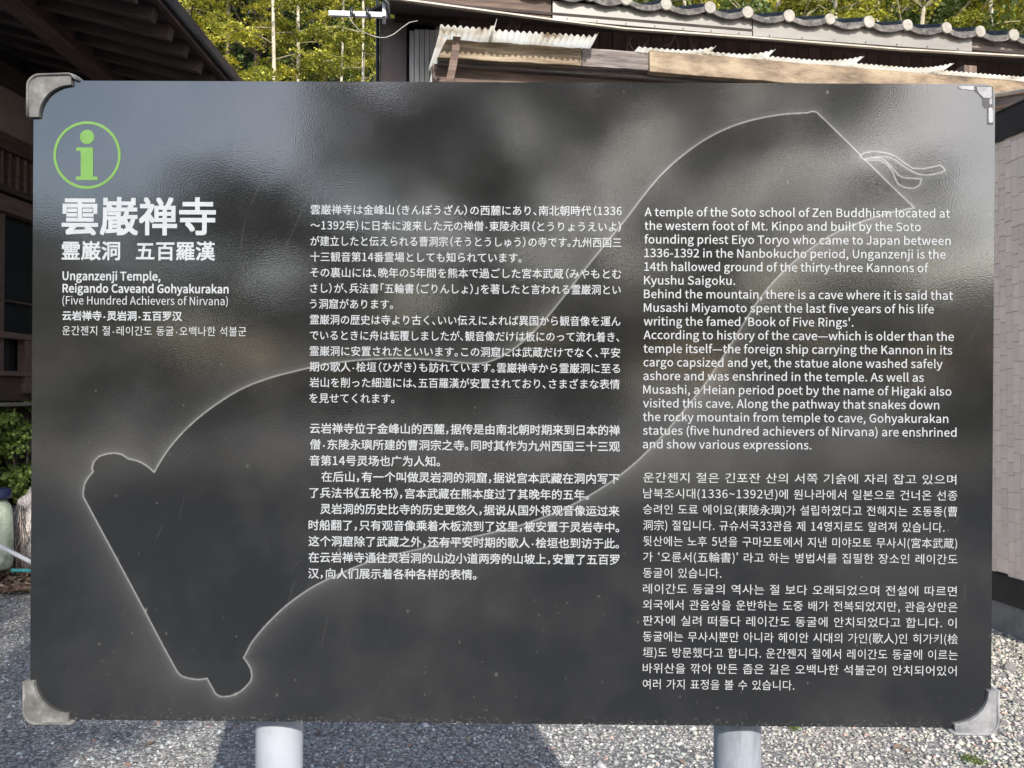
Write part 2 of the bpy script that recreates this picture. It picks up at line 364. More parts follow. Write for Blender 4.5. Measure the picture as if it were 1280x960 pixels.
def print_image():
    W_, H_ = 1500, 1000
    us = (np.arange(W_) + .5) / W_ * 1.2 - .6; vs = (np.arange(H_) + .5) / H_ * .8 - .4
    U, V = np.meshgrid(us.astype(np.float32), vs.astype(np.float32))
    def field(poly, pad=.09):
        P = np.array([uv(*p) for p in poly], np.float32)
        d2 = np.full(U.shape, 9.0, np.float32); ins = np.zeros(U.shape, bool)
        n = len(P)
        for i in range(n):
            a = P[i]; b = P[(i + 1) % n]; e = b - a; L = max(float(e @ e), 1e-12)
            i0, i1 = np.searchsorted(us, (min(a[0], b[0]) - pad, max(a[0], b[0]) + pad)); j0, j1 = np.searchsorted(vs, (min(a[1], b[1]) - pad, max(a[1], b[1]) + pad))
            u, v = U[j0:j1, i0:i1], V[j0:j1, i0:i1]; D = d2[j0:j1, i0:i1]
            t = np.clip(((u - a[0]) * e[0] + (v - a[1]) * e[1]) / L, 0, 1)
            np.minimum(D, (u - a[0] - t * e[0]) ** 2 + (v - a[1] - t * e[1]) ** 2, out=D)
            if a[1] != b[1]:
                r0, r1 = np.searchsorted(vs, (min(a[1], b[1]), max(a[1], b[1])))
                u, v = U[r0:r1], V[r0:r1]
                ins[r0:r1] ^= (u < e[0] * (v - a[1]) / e[1] + a[0])
        np.minimum(d2, pad * pad, out=d2)
        return np.sqrt(d2) / MPX, ins      # distance in photograph pixels
    df, inf_ = field(smooth_poly(fan_px, .32))
    wide = .09 * np.clip(np.exp(-df / 28) - math.exp(-.09 / MPX / 28), 0, 1) + .11 * np.exp(-df / 4.0)
    g = np.where(inf_, .30 * np.exp(-(df / .8) ** 2), .34 * np.exp(-(df / 1.2) ** 2) + wide)
    g[inf_] -= .04
    for rb in (rib1, rib2):
        dr, ir = field(smooth_poly(rb, .5), .04)
        out = .36 * np.exp(-(dr / 1.1) ** 2) + .2 * np.exp(-dr / 4.0)
        g = np.where(ir, np.maximum(.03, .25 * np.exp(-(dr / .8) ** 2)), np.maximum(g, out))
    # the outline is weaker under the long texts
    u0, _ = uv(640, 480)
    g = np.clip(g + .04, 0, 1)
    # chips, grime dots and a scuffed lower edge
    ch = np.zeros(U.shape, np.float32); r2 = np.random.default_rng(5)
    for _ in range(340):
        cx = r2.uniform(-.6, .6); cy = -.4 + .5 * r2.beta(1, 3.2) if r2.random() < .8 else r2.uniform(-.4, .4)
        rr = r2.gamma(1.1, .0003) + .0003; k = r2.uniform(.05, .45) ** 1.3
        ix = int((cx + .6) / 1.2 * W_); iy = int((cy + .4) / .8 * H_); q = 6
        sl = (slice(max(iy - q, 0), iy + q), slice(max(ix - q, 0), ix + q))
        dd = ((U[sl] - cx) ** 2 + ((V[sl] - cy) * r2.uniform(.5, 1.2)) ** 2) / rr ** 2
        ch[sl] = np.maximum(ch[sl], k * np.exp(-dd))
    edge = r2.random((H_, W_)).astype(np.float32)
    blur = (edge + np.roll(edge, 1, 1) + np.roll(edge, 2, 1) + np.roll(edge, 1, 0) + np.roll(edge, 3, 1)) / 5
    ch += np.clip(blur - .62, 0, 1) * 2.2 * np.exp(-(V + .4) / .006)
    for _ in range(46):        # hairline scratches and wipe marks
        cx, cy = (r2.uniform(-.56, -.2), r2.uniform(.12, .36)) if r2.random() < .55 else (r2.uniform(-.58, .58), r2.uniform(-.38, .38))
        an = R(r2.normal(68, 14)); L_ = r2.uniform(.01, .09); k = r2.uniform(.02, .10); m_ = int(L_ * 1250)
        for q in range(m_):
            ix = int((cx + math.cos(an) * L_ * q / m_ + .6) / 1.2 * W_); iy = int((cy + math.sin(an) * L_ * q / m_ + .4) / .8 * H_)
            if 0 <= ix < W_ and 0 <= iy < H_: ch[iy, ix] = max(ch[iy, ix], k * math.sin(PI * q / m_))
    px = np.zeros((H_, W_, 4), np.float32); px[..., 0] = g; px[..., 1] = np.clip(ch, 0, 1); px[..., 3] = 1
    im = bpy.data.images.new('panel_print', W_, H_, float_buffer=False); im.colorspace_settings.name = 'Non-Color'
    im.pixels.foreach_set(px.ravel()); im.update(); im.pack()
    return im

def panel_mat():
    m, n, l, p = nt('black_glossy_print')
    uvn = n.new('ShaderNodeUVMap'); uvn.uv_map = 'UVMap'
    im = n.new('ShaderNodeTexImage'); im.image = print_image(); im.extension = 'EXTEND'; im.interpolation = 'Cubic'; l.new(uvn.outputs[0], im.inputs[0])
    sp = n.new('ShaderNodeSeparateColor'); l.new(im.outputs[0], sp.inputs[0])
    r = ramp(n, [(0, (.0075, .0078, .0082)), (.04, (.0145, .0147, .0147)), (.25, (.075, .075, .073)), (1, (.55, .55, .54))]); l.new(sp.outputs[0], r.inputs[0])
    mx = n.new('ShaderNodeMix'); mx.data_type = 'RGBA'; l.new(sp.outputs[1], mx.inputs[0]); l.new(r.outputs[0], mx.inputs[6]); mx.inputs[7].default_value = (.34, .33, .30, 1)
    tcd = n.new('ShaderNodeTexCoord'); nd = n.new('ShaderNodeTexNoise'); nd.inputs['Scale'].default_value = 4; nd.inputs['Detail'].default_value = 9; nd.inputs['Roughness'].default_value = .68
    l.new(tcd.outputs['Object'], nd.inputs['Vector'])
    md = n.new('ShaderNodeMapRange'); md.inputs['From Min'].default_value = .45; md.inputs['From Max'].default_value = .8; md.inputs['To Max'].default_value = .13; l.new(nd.outputs['Fac'], md.inputs[0])
    dx = n.new('ShaderNodeMix'); dx.data_type = 'RGBA'; l.new(md.outputs[0], dx.inputs[0]); l.new(mx.outputs[2], dx.inputs[6]); dx.inputs[7].default_value = (.20, .195, .18, 1)
    l.new(dx.outputs[2], p.inputs['Base Color'])
    p.inputs['IOR'].default_value = 2.0
    tc = n.new('ShaderNodeTexCoord')
    # smears: tall soft streaks that dull the gloss
    mp = n.new('ShaderNodeMapping'); mp.inputs['Scale'].default_value = (7, 1, 3); mp.inputs['Rotation'].default_value = (0, R(14), 0); l.new(tc.outputs['Object'], mp.inputs[0])
    nz = n.new('ShaderNodeTexNoise'); nz.inputs['Scale'].default_value = 1.6; nz.inputs['Detail'].default_value = 6; l.new(mp.outputs[0], nz.inputs['Vector'])
    mr = n.new('ShaderNodeMapRange'); mr.inputs['From Min'].default_value = .35; mr.inputs['From Max'].default_value = .7
    mr.inputs['To Min'].default_value = .035; mr.inputs['To Max'].default_value = .08; l.new(nz.outputs['Fac'], mr.inputs[0]); l.new(mr.outputs[0], p.inputs['Roughness'])
    # orange peel
    n1 = n.new('ShaderNodeTexNoise'); n1.inputs['Scale'].default_value = 520; n1.inputs['Detail'].default_value = 2.5; l.new(tc.outputs['Object'], n1.inputs['Vector'])
    n2 = n.new('ShaderNodeTexNoise'); n2.inputs['Scale'].default_value = 6; n2.inputs['Detail'].default_value = 2; l.new(tc.outputs['Object'], n2.inputs['Vector'])
    b1 = n.new('ShaderNodeBump'); b1.inputs['Strength'].default_value = .5; b1.inputs['Distance'].default_value = .00012; l.new(n1.outputs['Fac'], b1.inputs['Height'])
    b2 = n.new('ShaderNodeBump'); b2.inputs['Strength'].default_value = .4; b2.inputs['Distance'].default_value = .002; l.new(n2.outputs['Fac'], b2.inputs['Height'])
    l.new(b1.outputs[0], b2.inputs['Normal']); l.new(b2.outputs[0], p.inputs['Normal'])
    return m

def make_panel():
    W_, H_, T = .6, .4, .020
    c = .012; out = []
    for (sx, sz, a0) in ((1, 1, 0), (-1, 1, 90), (-1, -1, 180), (1, -1, 270)):
        for k in range(4):
            a = R(a0 + 30 * k); out.append((sx * (W_ - c) + c * math.cos(a), sz * (H_ - c) + c * math.sin(a)))
    n = len(out)
    vs = [(x, 0, z) for x, z in out] + [(x, T, z) for x, z in out]
    fs = [tuple(reversed(range(n)))] + [tuple(range(n, 2 * n))] + [(i, (i + 1) % n, (i + 1) % n + n, i + n) for i in range(n)]
    fs[0] = tuple(range(n))
    o = mk('panel', vs, fs, M['panel'], sign)
    me = o.data
    # front face must look towards the camera (-Y)
    if me.polygons[0].normal.y > 0: me.flip_normals()
    ul = me.uv_layers.new(name='UVMap')
    for lp in me.loops:
        v = me.vertices[lp.vertex_index].co; ul.data[lp.index].uv = (v.x / 1.2 + .5, v.z / .8 + .5)
    me.materials.append(M['panel_edge'])
    for pl in me.polygons:
        if abs(pl.normal.y) < .5 or pl.normal.y > .5: pl.material_index = 1
    m = o.modifiers.new('bevel', 'BEVEL'); m.width = .0012; m.segments = 2; m.limit_method = 'ANGLE'; m.angle_limit = R(60)
    return o
M['panel'] = panel_mat()
M['panel_edge'] = mat_noise('panel_edge', (.10, .10, .105), (.22, .22, .23), 20, (1, 1, 1), .4, .1, metal=.4)
make_panel()

def print_mat(name, c):
    m, n, l, p = nt(name)
    tc = n.new('ShaderNodeTexCoord'); nz = n.new('ShaderNodeTexNoise'); nz.inputs['Scale'].default_value = 60; l.new(tc.outputs['Object'], nz.inputs['Vector'])
    r = ramp(n, [(.3, tuple(x * .9 for x in c)), (.6, c)]); l.new(nz.outputs['Fac'], r.inputs[0]); l.new(r.outputs[0], p.inputs['Base Color'])
    p.inputs['Roughness'].default_value = .35; p.inputs['IOR'].default_value = 1.5
    return m
M['white_ink'] = print_mat('white_ink', (.36, .375, .39))
M['thin_ink'] = print_mat('soft_white_ink', (.36, .37, .375))
M['green_ink'] = print_mat('green_ink', (.125, .25, .055))

# ---- lettering (flat print): glyph outlines from Blender's built-in font
_gc = {}
def load_font(fn):
    try:
        import os
        return bpy.data.fonts.load(os.path.join(bpy.utils.system_resource('DATAFILES'), 'fonts', fn))
    except Exception: return None
FT = {'cjk': None, 'sans': load_font('Noto Sans CJK Regular.woff2')}
def glyph_batch(keys):
    """evaluate many glyphs or whole latin lines in one depsgraph update"""
    tmp = []
    for (ch, font) in keys:
        if (ch, font) in _gc: continue
        c = bpy.data.curves.new('g', 'FONT'); c.body = ch; c.resolution_u = 2; c.size = 1
        if FT.get(font): c.font = FT[font]
        o = bpy.data.objects.new('g', c); col.objects.link(o); tmp.append((o, c, (ch, font))); _gc[(ch, font)] = None
    if not tmp: return
    dg = bpy.context.evaluated_depsgraph_get(); dg.update()
    for o, c, k in tmp:
        me = o.evaluated_get(dg).to_mesh()
        V = np.array([v.co[:2] for v in me.vertices]) if len(me.vertices) else np.zeros((0, 2))
        Fs = [tuple(p.vertices) for p in me.polygons]
        o.evaluated_get(dg).to_mesh_clear(); _gc[k] = (V, Fs)
    for o, c, k in tmp: bpy.data.objects.remove(o); bpy.data.curves.remove(c)
def glyph(ch, font='cjk'):
    if _gc.get((ch, font)) is None: glyph_batch([(ch, font)])
    return _gc[(ch, font)]
LEAD = '（「《'; TRAIL = '）」》、。，'
def kinter():
    hv = glyph('H', 'sans')[0]; return .727 / (hv[:, 1].max() - hv[:, 1].min())
def layout(text, font, digw=.60):
    """cell layout for East Asian text; returns list of (char, x, xscale)"""
    out = []; x = 0
    for ch in text:
        if ch == '　': x += 1; continue
        if ch == ' ': x += .34; continue
        if ch in LEAD: out.append((ch, x - .48, 1)); x += .5
        elif ch in '·・':
            V, _ = glyph('·', 'cjk'); out.append(('·', x + .24 - (V[:, 0].min() + V[:, 0].max()) * .65, 1.3)); x += .48
        elif ch in TRAIL: out.append((ch, x - .02, 1)); x += .5
        elif ord(ch) < 0x250 or ch in '～‘’':
            V, _ = glyph(ch, 'cjk' if ch == '～' else 'sans')
            if ch == '～': out.append((ch, x, 1)); x += 1
            elif ch in '(),.~‘’':
                kk = kinter(); w_ = (V[:, 0].max() - V[:, 0].min()) * kk; out.append((ch, x + .07 - V[:, 0].min() * kk, kk, 'sans')); x += w_ + .14
            else:
                s = kinter() * 1.04; w_ = (V[:, 0].max() - V[:, 0].min()) * s; out.append((ch, x + (digw - w_) / 2 - V[:, 0].min() * s, s, 'sans')); x += digw
        else: out.append((ch, x, 1)); x += 1 if not ('가' <= ch <= '힣') else .94
    return out
def latin(text):
    """let the font shape a whole latin line"""
    return [(text, 0, 1)]
def set_lines(name, label, lines, mat, off=.012, kind='cjk', font='cjk', single=False):
    """lines: (text, px_left, px_right, y_left centre, em px)"""
    V, Fs = [], []; nb = 0
    for (text, xl, xr, yc, em) in lines:
        lay = latin(text) if kind == 'latin' else layout(text, font)
        P, Q = [], []; b = 0
        for it in lay:
            ch, x, s = it[:3]; fo = it[3] if len(it) > 3 else font
            g, gf = glyph(ch, fo)
            if not len(g): continue
            P.append(np.stack([g[:, 0] * s + x, g[:, 1] * (s if fo != font else 1) + ((1 - s) * .345 if ch == '·' and fo == font else 0)], 1)); Q += [tuple(i + b for i in f) for f in gf]; b += len(g)
        P = np.concatenate(P)
        u0, v0 = uv(xl, yc); u1, _ = uv(xr, yc)
        x0, x1 = P[:, 0].min(), P[:, 0].max()
        P[:, 0] = u0 + (P[:, 0] - x0) / (x1 - x0) * (u1 - u0)
        if font == 'sans':
            hv = glyph('H', 'sans')[0]; P[:, 1] *= .727 / (hv[:, 1].max() - hv[:, 1].min())
        cy = .364 if font == 'sans' else .366 if kind == 'latin' else .38
        P[:, 1] = v0 + (P[:, 1] - cy) * em * MPX
        o_ = off * em * MPX
        for ci, (dx, dz) in enumerate(((0, 0),) if not off else ((-o_, o_), (o_, o_), (-o_, -o_), (o_, -o_))):
            V.append(np.stack([P[:, 0] + dx, np.full(len(P), -.0004 - .00004 * ci), P[:, 1] + dz], 1)); Fs += [tuple(i + nb for i in f) for f in Q]; nb += len(P)
    V = np.concatenate(V)
    me = bpy.data.meshes.new(name); me.from_pydata(V.tolist(), [], Fs); me.update()
    nn = sum(p.normal.y * p.area for p in me.polygons)
    if nn > 0: me.flip_normals()
    o = mesh_obj(name, me, mat, sign); o['label'] = label
    return o

JP = ['雲巌禅寺は金峰山（きんぽうざん）の西麓にあり、南北朝時代（1336', '～1392年）に日本に渡来した元の禅僧·東陵永璵（とうりょうえいよ）', 'が建立したと伝えられる曹洞宗（そうとうしゅう）の寺です。九州西国三', '十三観音第14番霊場としても知られています。', 'その裏山には、晩年の5年間を熊本で過ごした宮本武蔵（みやもとむ', 'さし）が、兵法書「五輪書（ごりんしょ）」を著したと言われる霊巌洞とい', 'う洞窟があります。', '霊巌洞の歴史は寺より古く、いい伝えによれば異国から観音像を運ん', 'でいるときに舟は転覆しましたが、観音像だけは板にのって流れ着き、', '霊巌洞に安置されたといいます。この洞窟には武蔵だけでなく、平安', '期の歌人·桧垣（ひがき）も訪れています。雲巌禅寺から霊巌洞に至る', '岩山を削った細道には、五百羅漢が安置されており、さまざまな表情', 'を見せてくれます。']
CN = ['云岩禅寺位于金峰山的西麓，据传是由南北朝时期来到日本的禅', '僧·东陵永璵所建的曹洞宗之寺。同时其作为九州西国三十三观', '音第14号灵场也广为人知。', '在后山，有一个叫做灵岩洞的洞窟，据说宫本武藏在洞内写下', '了兵法书《五轮书》，宫本武藏在熊本度过了其晚年的五年。', '灵岩洞的历史比寺的历史更悠久，据说从国外将观音像运过来', '时船翻了，只有观音像乘着木板流到了这里，被安置于灵岩寺中。', '这个洞窟除了武藏之外，还有平安时期的歌人·桧垣也到访于此。', '在云岩禅寺通往灵岩洞的山边小道两旁的山坡上，安置了五百罗', '汉，向人们展示着各种各样的表情。']
EN = ['A temple of the Soto school of Zen Buddhism located at', 'the western foot of Mt. Kinpo and built by the Soto', 'founding priest Eiyo Toryo who came to Japan between', '1336-1392 in the Nanbokucho period, Unganzenji is the', '14th hallowed ground of the thirty-three Kannons of', 'Kyushu Saigoku.', 'Behind the mountain, there is a cave where it is said that', 'Musashi Miyamoto spent the last five years of his life', "writing the famed 'Book of Five Rings'.", 'According to history of the cave—which is older than the', 'temple itself—the foreign ship carrying the Kannon in its', 'cargo capsized and yet, the statue alone washed safely', 'ashore and was enshrined in the temple. As well as', 'Musashi, a Heian period poet by the name of Higaki also', 'visited this cave. Along the pathway that snakes down', 'the rocky mountain from temple to cave, Gohyakurakan', 'statues (five hundred achievers of Nirvana) are enshrined', 'and show various expressions.']
KR = ['운간젠지 절은 긴포잔 산의 서쪽 기슭에 자리 잡고 있으며', '남북조시대(1336~1392년)에 원나라에서 일본으로 건너온 선종', '승려인 도료 에이요(東陵永璵)가 설립하였다고 전해지는 조동종(曹', '洞宗) 절입니다. 규슈서국33관음 제 14영지로도 알려져 있습니다.', '뒷산에는 노후 5년을 구마모토에서 지낸 미야모토 무사시(宮本武蔵)', '가 ‘오륜서(五輪書)’ 라고 하는 병법서를 집필한 장소인 레이간도', '동굴이 있습니다.', '레이간도 동굴의 역사는 절 보다 오래되었으며 전설에 따르면', '외국에서 관음상을 운반하는 도중 배가 전복되었지만, 관음상만은', '판자에 실려 떠돌다 레이간도 동굴에 안치되었다고 합니다. 이', '동굴에는 무사시뿐만 아니라 헤이안 시대의 가인(歌人)인 히가키(桧', '垣)도 방문했다고 합니다. 운간젠지 절에서 레이간도 동굴에 이르는', '바위산을 깎아 만든 좁은 길은 오백나한 석불군이 안치되어있어', '여러 가지 표정을 볼 수 있습니다.']
def line_keys():
    ks = {('·', 'cjk'), ('H', 'sans')}
    for t in JP + CN + KR + ['雲巌禅寺霊巌洞五百羅漢', '云岩禅寺·灵岩洞·五百罗汉', '운간젠지 절·레이간도 동굴·오백나한 석불군']:
        for ch in t:
            if ch in ' 　': continue
            ks.add((ch, 'sans' if (ord(ch) < 0x250 and ch != '·') or ch in '‘’' else 'cjk'))
    for t in EN + ['Unganzenji Temple,', 'Reigando Caveand Gohyakurakan', '(Five Hundred Achievers of Nirvana)']: ks.add((t, 'sans'))
    return sorted(ks)
glyph_batch(line_keys())
def heading(name, text, xl, xr, yc, em, off, label):
    n_ = len(text); pitch = (xr - xl + em * .05) / n_
    for q, ch in enumerate(text):
        gv = glyph(ch)[0]
        x0 = xl + q * pitch + (gv[:, 0].min() - .03) * em * (pitch / em); x1 = xl + q * pitch + (gv[:, 0].max() - .03) * em * (pitch / em)
        o = set_lines(name, label, [(ch, x0, x1, yc + q * pitch * .004, em)], M['white_ink'], off=off)
        del o['label']
heading('title_character', '雲巌禅寺', 77.2, 270.5, 270.0, 50, .020, '')
heading('subtitle_character', '霊巌洞', 77, 151.3, 313.2, 25, .020, '')
heading('subtitle_character', '五百羅漢', 170, 268.8, 313.6, 25, .020, '')
set_lines('caption_lettering', 'small white English place names under the headings', [('Unganzenji Temple,', 78.7, 200.5, 344.8, 14.3), ('Reigando Caveand Gohyakurakan', 78.7, 285.7, 360.3, 14.3)], M['white_ink'], off=.020, kind='latin', font='sans')
set_lines('caption_lettering', 'thin white English words in brackets', [('(Five Hundred Achievers of Nirvana)', 78.2, 285, 375.3, 14.0)], M['white_ink'], off=.0, kind='latin', font='sans')
set_lines('caption_lettering', 'small white Chinese place names', [('云岩禅寺·灵岩洞·五百罗汉', 78.2, 227.5, 394.4, 12.8)], M['white_ink'], off=.02)
set_lines('caption_lettering', 'small white Korean place names', [('운간젠지 절·레이간도 동굴·오백나한 석불군', 78, 308, 413, 13.2)], M['thin_ink'], off=.0)

jr = [777, 776, 776.5, 652, 776.3, 775.8, 491.3, 775.5, 774, 775, 775, 774.5, 493]
YS = .0041   # image slope of a level line on the board
set_lines('text_block', 'white Japanese paragraph in the middle column', [(t, 388.5 - i * .13, jr[i], 262 + i * 19.62, 13.4) for i, t in enumerate(JP)], M['white_ink'], off=.005)
cl = [387.6, 387.6, 387.2, 402, 387, 400.5, 386, 386, 385.8, 385.5]; cr = [774.7, 774.7, 550, 774, 736, 774, 773.8, 773.6, 774, 595.5]
set_lines('text_block', 'white bold Chinese paragraph low in the middle column', [(t, cl[i], cr[i], 535.2 + i * 20.14, 14.0) for i, t in enumerate(CN)], M['white_ink'], off=.010)
er = [1187, 1150.7, 1187.8, 1181.6, 1160, 918.7, 1190.9, 1167, 1066.5, 1192, 1190, 1177.8, 1154.5, 1189, 1173.7, 1185, 1195.3, 1014]
set_lines('text_block', 'white English paragraph in the right column', [(t, 805.8 - i * .14, er[i], 265 + i * 17.06, 14.3) for i, t in enumerate(EN)], M['white_ink'], off=.006, kind='latin', font='sans')
kr = [1195.2, 1196.5, 1196.6, 1180.5, 1196.2, 1196.6, 901.6, 1195.8, 1196.6, 1195.5, 1197, 1197, 1195.6, 992.8]
set_lines('text_block', 'thin white Korean paragraph low in the right column', [(t, 804 - i * .05, kr[i], 596.6 + i * 19.86, 13.9) for i, t in enumerate(KR)], M['thin_ink'], off=.0)

# ---- information symbol
def flat_poly(P):      # P list of (u,v)
    return [(u, -.0004, v) for u, v in P]
info = empty('info_symbol', parent=sign); info['label'] = 'green ringed letter i symbol'
cu, cv = uv(109, 194)
n = 72; ro, ri = 42.4 * MPX, 39.0 * MPX
V = [(cu + r * math.cos(2 * PI * k / n), -.0004, cv + r * math.sin(2 * PI * k / n)) for r in (ro, ri) for k in range(n)]
mk('ring', V, [(k, (k + 1) % n, n + (k + 1) % n, n + k) for k in range(n)], M['green_ink'], info)
du, dv = uv(109, 171.2)
mk('dot', [(du + 9 * MPX * math.cos(2 * PI * k / 40), -.0004, dv + 9 * MPX * math.sin(2 * PI * k / 40)) for k in range(40)], [tuple(range(40))], M['green_ink'], info)
st = [(95.6, 184.4), (116.6, 184.4), (116.6, 220.8), (122.3, 220.8), (122.3, 225.2), (95.3, 225.2), (95.3, 220.8), (101, 220.8), (101, 188.8), (95.6, 188.8)]
mk('stem', flat_poly([uv(*p) for p in st]), [tuple(range(len(st)))], M['green_ink'], info)

# ---- cast corner brackets
def bracket(px_out, mat, label, px_rim):
    b = empty('corner_bracket', parent=sign); b['label'] = label
    P = [uv(*p) for p in px_out]; n = len(P)
    y0, y1 = -.0045, .026
    vs = [(u, y0, v) for u, v in P] + [(u, y1, v) for u, v in P]
    fs = [tuple(range(n)), tuple(reversed(range(n, 2 * n)))] + [(i, i + n, (i + 1) % n + n, (i + 1) % n) for i in range(n)]
    o = mk('plate', vs, fs, mat, b)
    import bmesh
    bm = bmesh.new(); bm.from_mesh(o.data); bmesh.ops.recalc_face_normals(bm, faces=bm.faces); bm.to_mesh(o.data); bm.free()
    m = o.modifiers.new('bevel', 'BEVEL'); m.width = .0008; m.segments = 2; m.limit_method = 'ANGLE'; m.angle_limit = R(40)
    # rounded lip that wraps the board's edge
    pts = []
    for p in px_rim:
        u, v = uv(*p); pts.append((u, .009, v))
    # elliptical lip: a squashed tube, deep in Y
    V, Fs = tube_data(pts, .0032, 12)
    V = [Vector((q.x, .009 + (q.y - .009) * 5.2, q.z)) for q in V]
    mk('lip', V, Fs, mat, b, smooth=True)
    return b
def arc(cx, cy, rx, ry, a0, a1, n):
    return [(cx + rx * math.cos(R(a0 + (a1 - a0) * k / n)), cy + ry * math.sin(R(a0 + (a1 - a0) * k / n))) for k in range(n + 1)]
# top-left: image coordinates, y down
tl = [(36, 147.5)] + arc(51, 109, 15, 15, 180, 270, 8) + [(91, 94), (91.3, 108)] + arc(90.5, 148, 40, 40, 270, 180, 12)
tl = [(36, 148), (36, 109)] + arc(52, 109, 16, 14.5, 180, 270, 8)[1:] + [(91.3, 94.2), (91.3, 107.6)] + arc(90.6, 147.8, 40, 40, 270, 180, 12)
bracket(tl, M['dull_shaded_metal'], 'dull pitted metal bracket on the top left corner', [(37.5, 147.5), (37.5, 125), (37.7, 112)] + arc(53, 110, 15.4, 14.5, 185, 270, 8) + [(72, 95), (88, 94.3), (92.5, 95.5), (96.5, 100.5)])
bl = [(45.2, 850.2)] + arc(87.2, 850.6, 42, 40.4, 180, 90, 12) + [(87, 903.6), (50, 903.6)] + arc(50, 889, 18.5, 14.8, 90, 180, 8) + [(31.5, 850.2)]
bracket(bl, M['dull_shaded_metal'], 'scratched metal bracket on the bottom left corner', [(33, 850), (33, 886)] + arc(50, 887, 17, 15.8, 180, 90, 8) + [(86, 902.6), (92, 902)])  # darker metal than the bottom right: shade on this corner put into colour
br = [(1233.3, 862.5)] + arc(1191, 862.5, 42.3, 41.2, 0, 90, 12) + [(1191.5, 917), (1228, 917)] + arc(1229, 900, 17.5, 17, 90, 0, 8) + [(1246.5, 862)]
bracket(br, M['cast_metal'], 'bright metal bracket on the bottom right corner', [(1244.8, 862), (1244.8, 898)] + arc(1228.6, 900, 16.2, 15.6, 0, 90, 8) + [(1193, 915.4), (1188, 914)])
# bare metal where the top right bracket broke off
def flake(pp, y=-.0007):
    P = [uv(*p) for p in pp]; n = len(P)
    vs = [(u, y, v) for u, v in P] + [(u, -.0001, v) for u, v in P]
    return mk('bare_metal_flake', vs, [tuple(range(n))] + [(i, i + n, (i + 1) % n + n, (i + 1) % n) for i in range(n)], M['bare_metal'], sign)
def scab(pp):
    P = [uv(*p) for p in pp]; n = len(P)
    return mk('glue_residue', [(u, -.0003, v) for u, v in P], [tuple(range(n))], M['black'], sign)
scab([(1215.5, 107.8), (1241, 107.8), (1241.2, 156), (1234, 156), (1233.6, 134), (1231.5, 136), (1228, 132), (1227.5, 124), (1223, 118), (1218, 114)])
flake([(1197.3, 107.8), (1217.4, 107.8), (1217, 110), (1217.6, 112.2), (1213, 113), (1207, 111.7), (1202, 111.9), (1198.6, 110.4)])
flake([(1220.6, 108.6), (1229, 109), (1239, 108.9), (1239.5, 117), (1239, 122), (1236.5, 122.7), (1229, 122.4), (1227.3, 120), (1224.2, 117.6), (1221.8, 114)])
flake([(1237, 123.6), (1239.5, 123.2), (1239.8, 130), (1237.5, 131.2), (1236, 128.5)])
flake([(1235.6, 136), (1237.5, 134.2), (1240, 135.5), (1241, 140), (1240.8, 152.5), (1238.5, 153.8), (1235.4, 153), (1235.2, 143)])

# ---- posts and the clamps behind the board
for (px, mt, lb, ctr) in ((351.2, M['white_post'], 'white painted round post on the left', 0), (923.2, M['grey_post'], 'weathered grey round post on the right', 1)):
    X = (px - 640) / F * (.968 + .055) + .002; rr = .0303
    pts = [(X, .055, .33), (X, .055, .0), (X, .055, -.6), (X, .055, -1.29)]
    o = tube('post', mt, sign, pts, rr, 40); o['label'] = lb
    for zz in (.22, -.22):
        box('clamp', M['cast_metal'], sign, X - .045, X + .045, .0205, .030, zz - .02, zz + .02, .002)

# ------------------------------------------------------------------ right-hand buildings: a frame turned 9.8 degrees
YA = R(9.8)
E1 = Vector((math.cos(YA), math.sin(YA), 0)); E2 = Vector((-math.sin(YA), math.cos(YA), 0))
def RT(px, py, t):
    """point of the plane t (metres along the frame's depth axis) seen at a pixel, as (s, z)"""
    d = ray(px, py); k = t / d.dot(E2); return k * d.dot(E1), CAMZ + k * d.z
def RS(px, py, s):
    d = ray(px, py); k = s / d.dot(E1); return k * d.dot(E2), CAMZ + k * d.z

shed = empty('old_storehouse', (0, 0, 0), (0, 0, YA))
tag(shed, 'low storehouse with brown siding and a rough tiled eave', 'building')
TE = 5.40; TW = 6.50
# siding boards
sL, _ = RT(549, 60, TW); sR, _ = RT(1330, 60, TW)
zt = 4.52
nb = int((sR - sL) / .117)
bm0 = None
for i in range(nb):
    a = sL + i * .117
    if bm0 is None:
        bm0 = box('siding_board', M['siding'], shed, a, a + .1115, TW, TW + .02, 1.0, zt, .002)
    else:
        o = bm0.copy(); col.objects.link(o); o.location = (a + .05575, TW + .01 + rnd.uniform(-.0015, .0015), (1.0 + zt) / 2)
box('wall', M['black'], shed, RT(500, 60, TW)[0], sR + .3, TW + .022, TW + 2.2, 0, zt)
# pale ribbed boards and the corner cladding on the left
s0, z35 = RT(512, 36, TW - .12)
for i in range(6):
    a, _ = RT(512 + i * 6.4, 60, TW - .12); b, _ = RT(512 + i * 6.4 + 5.7, 60, TW - .12)
    ztop = RT(512, (38, 36, 35.5, 35, 35, 34)[i], TW - .12)[1]
    box('pale_board', M['pale_siding'], shed, a, b, TW - .12, TW - .10, .9, ztop, .003)
a, _ = RT(474.5, 60, TW - .05); b, _ = RT(508.5, 60, TW - .05)
box('corner_cladding', M['corner_metal'], shed, a, b, TW - .05, TW + 1.0, 0, RT(480, 22, TW - .05)[1], .004)
a2, _ = RT(469.8, 60, TW - .09); b2, _ = RT(474.2, 60, TW - .09)
tube('downpipe', M['black'], shed, [((a2 + b2) / 2, TW - .09, 0), ((a2 + b2) / 2, TW - .09, RT(472, 2, TW)[1])], (b2 - a2) / 2, 14)
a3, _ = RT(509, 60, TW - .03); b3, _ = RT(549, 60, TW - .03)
box('recess', M['black'], shed, a3, b3, TW - .03, TW + .0, .5, zt - .3)
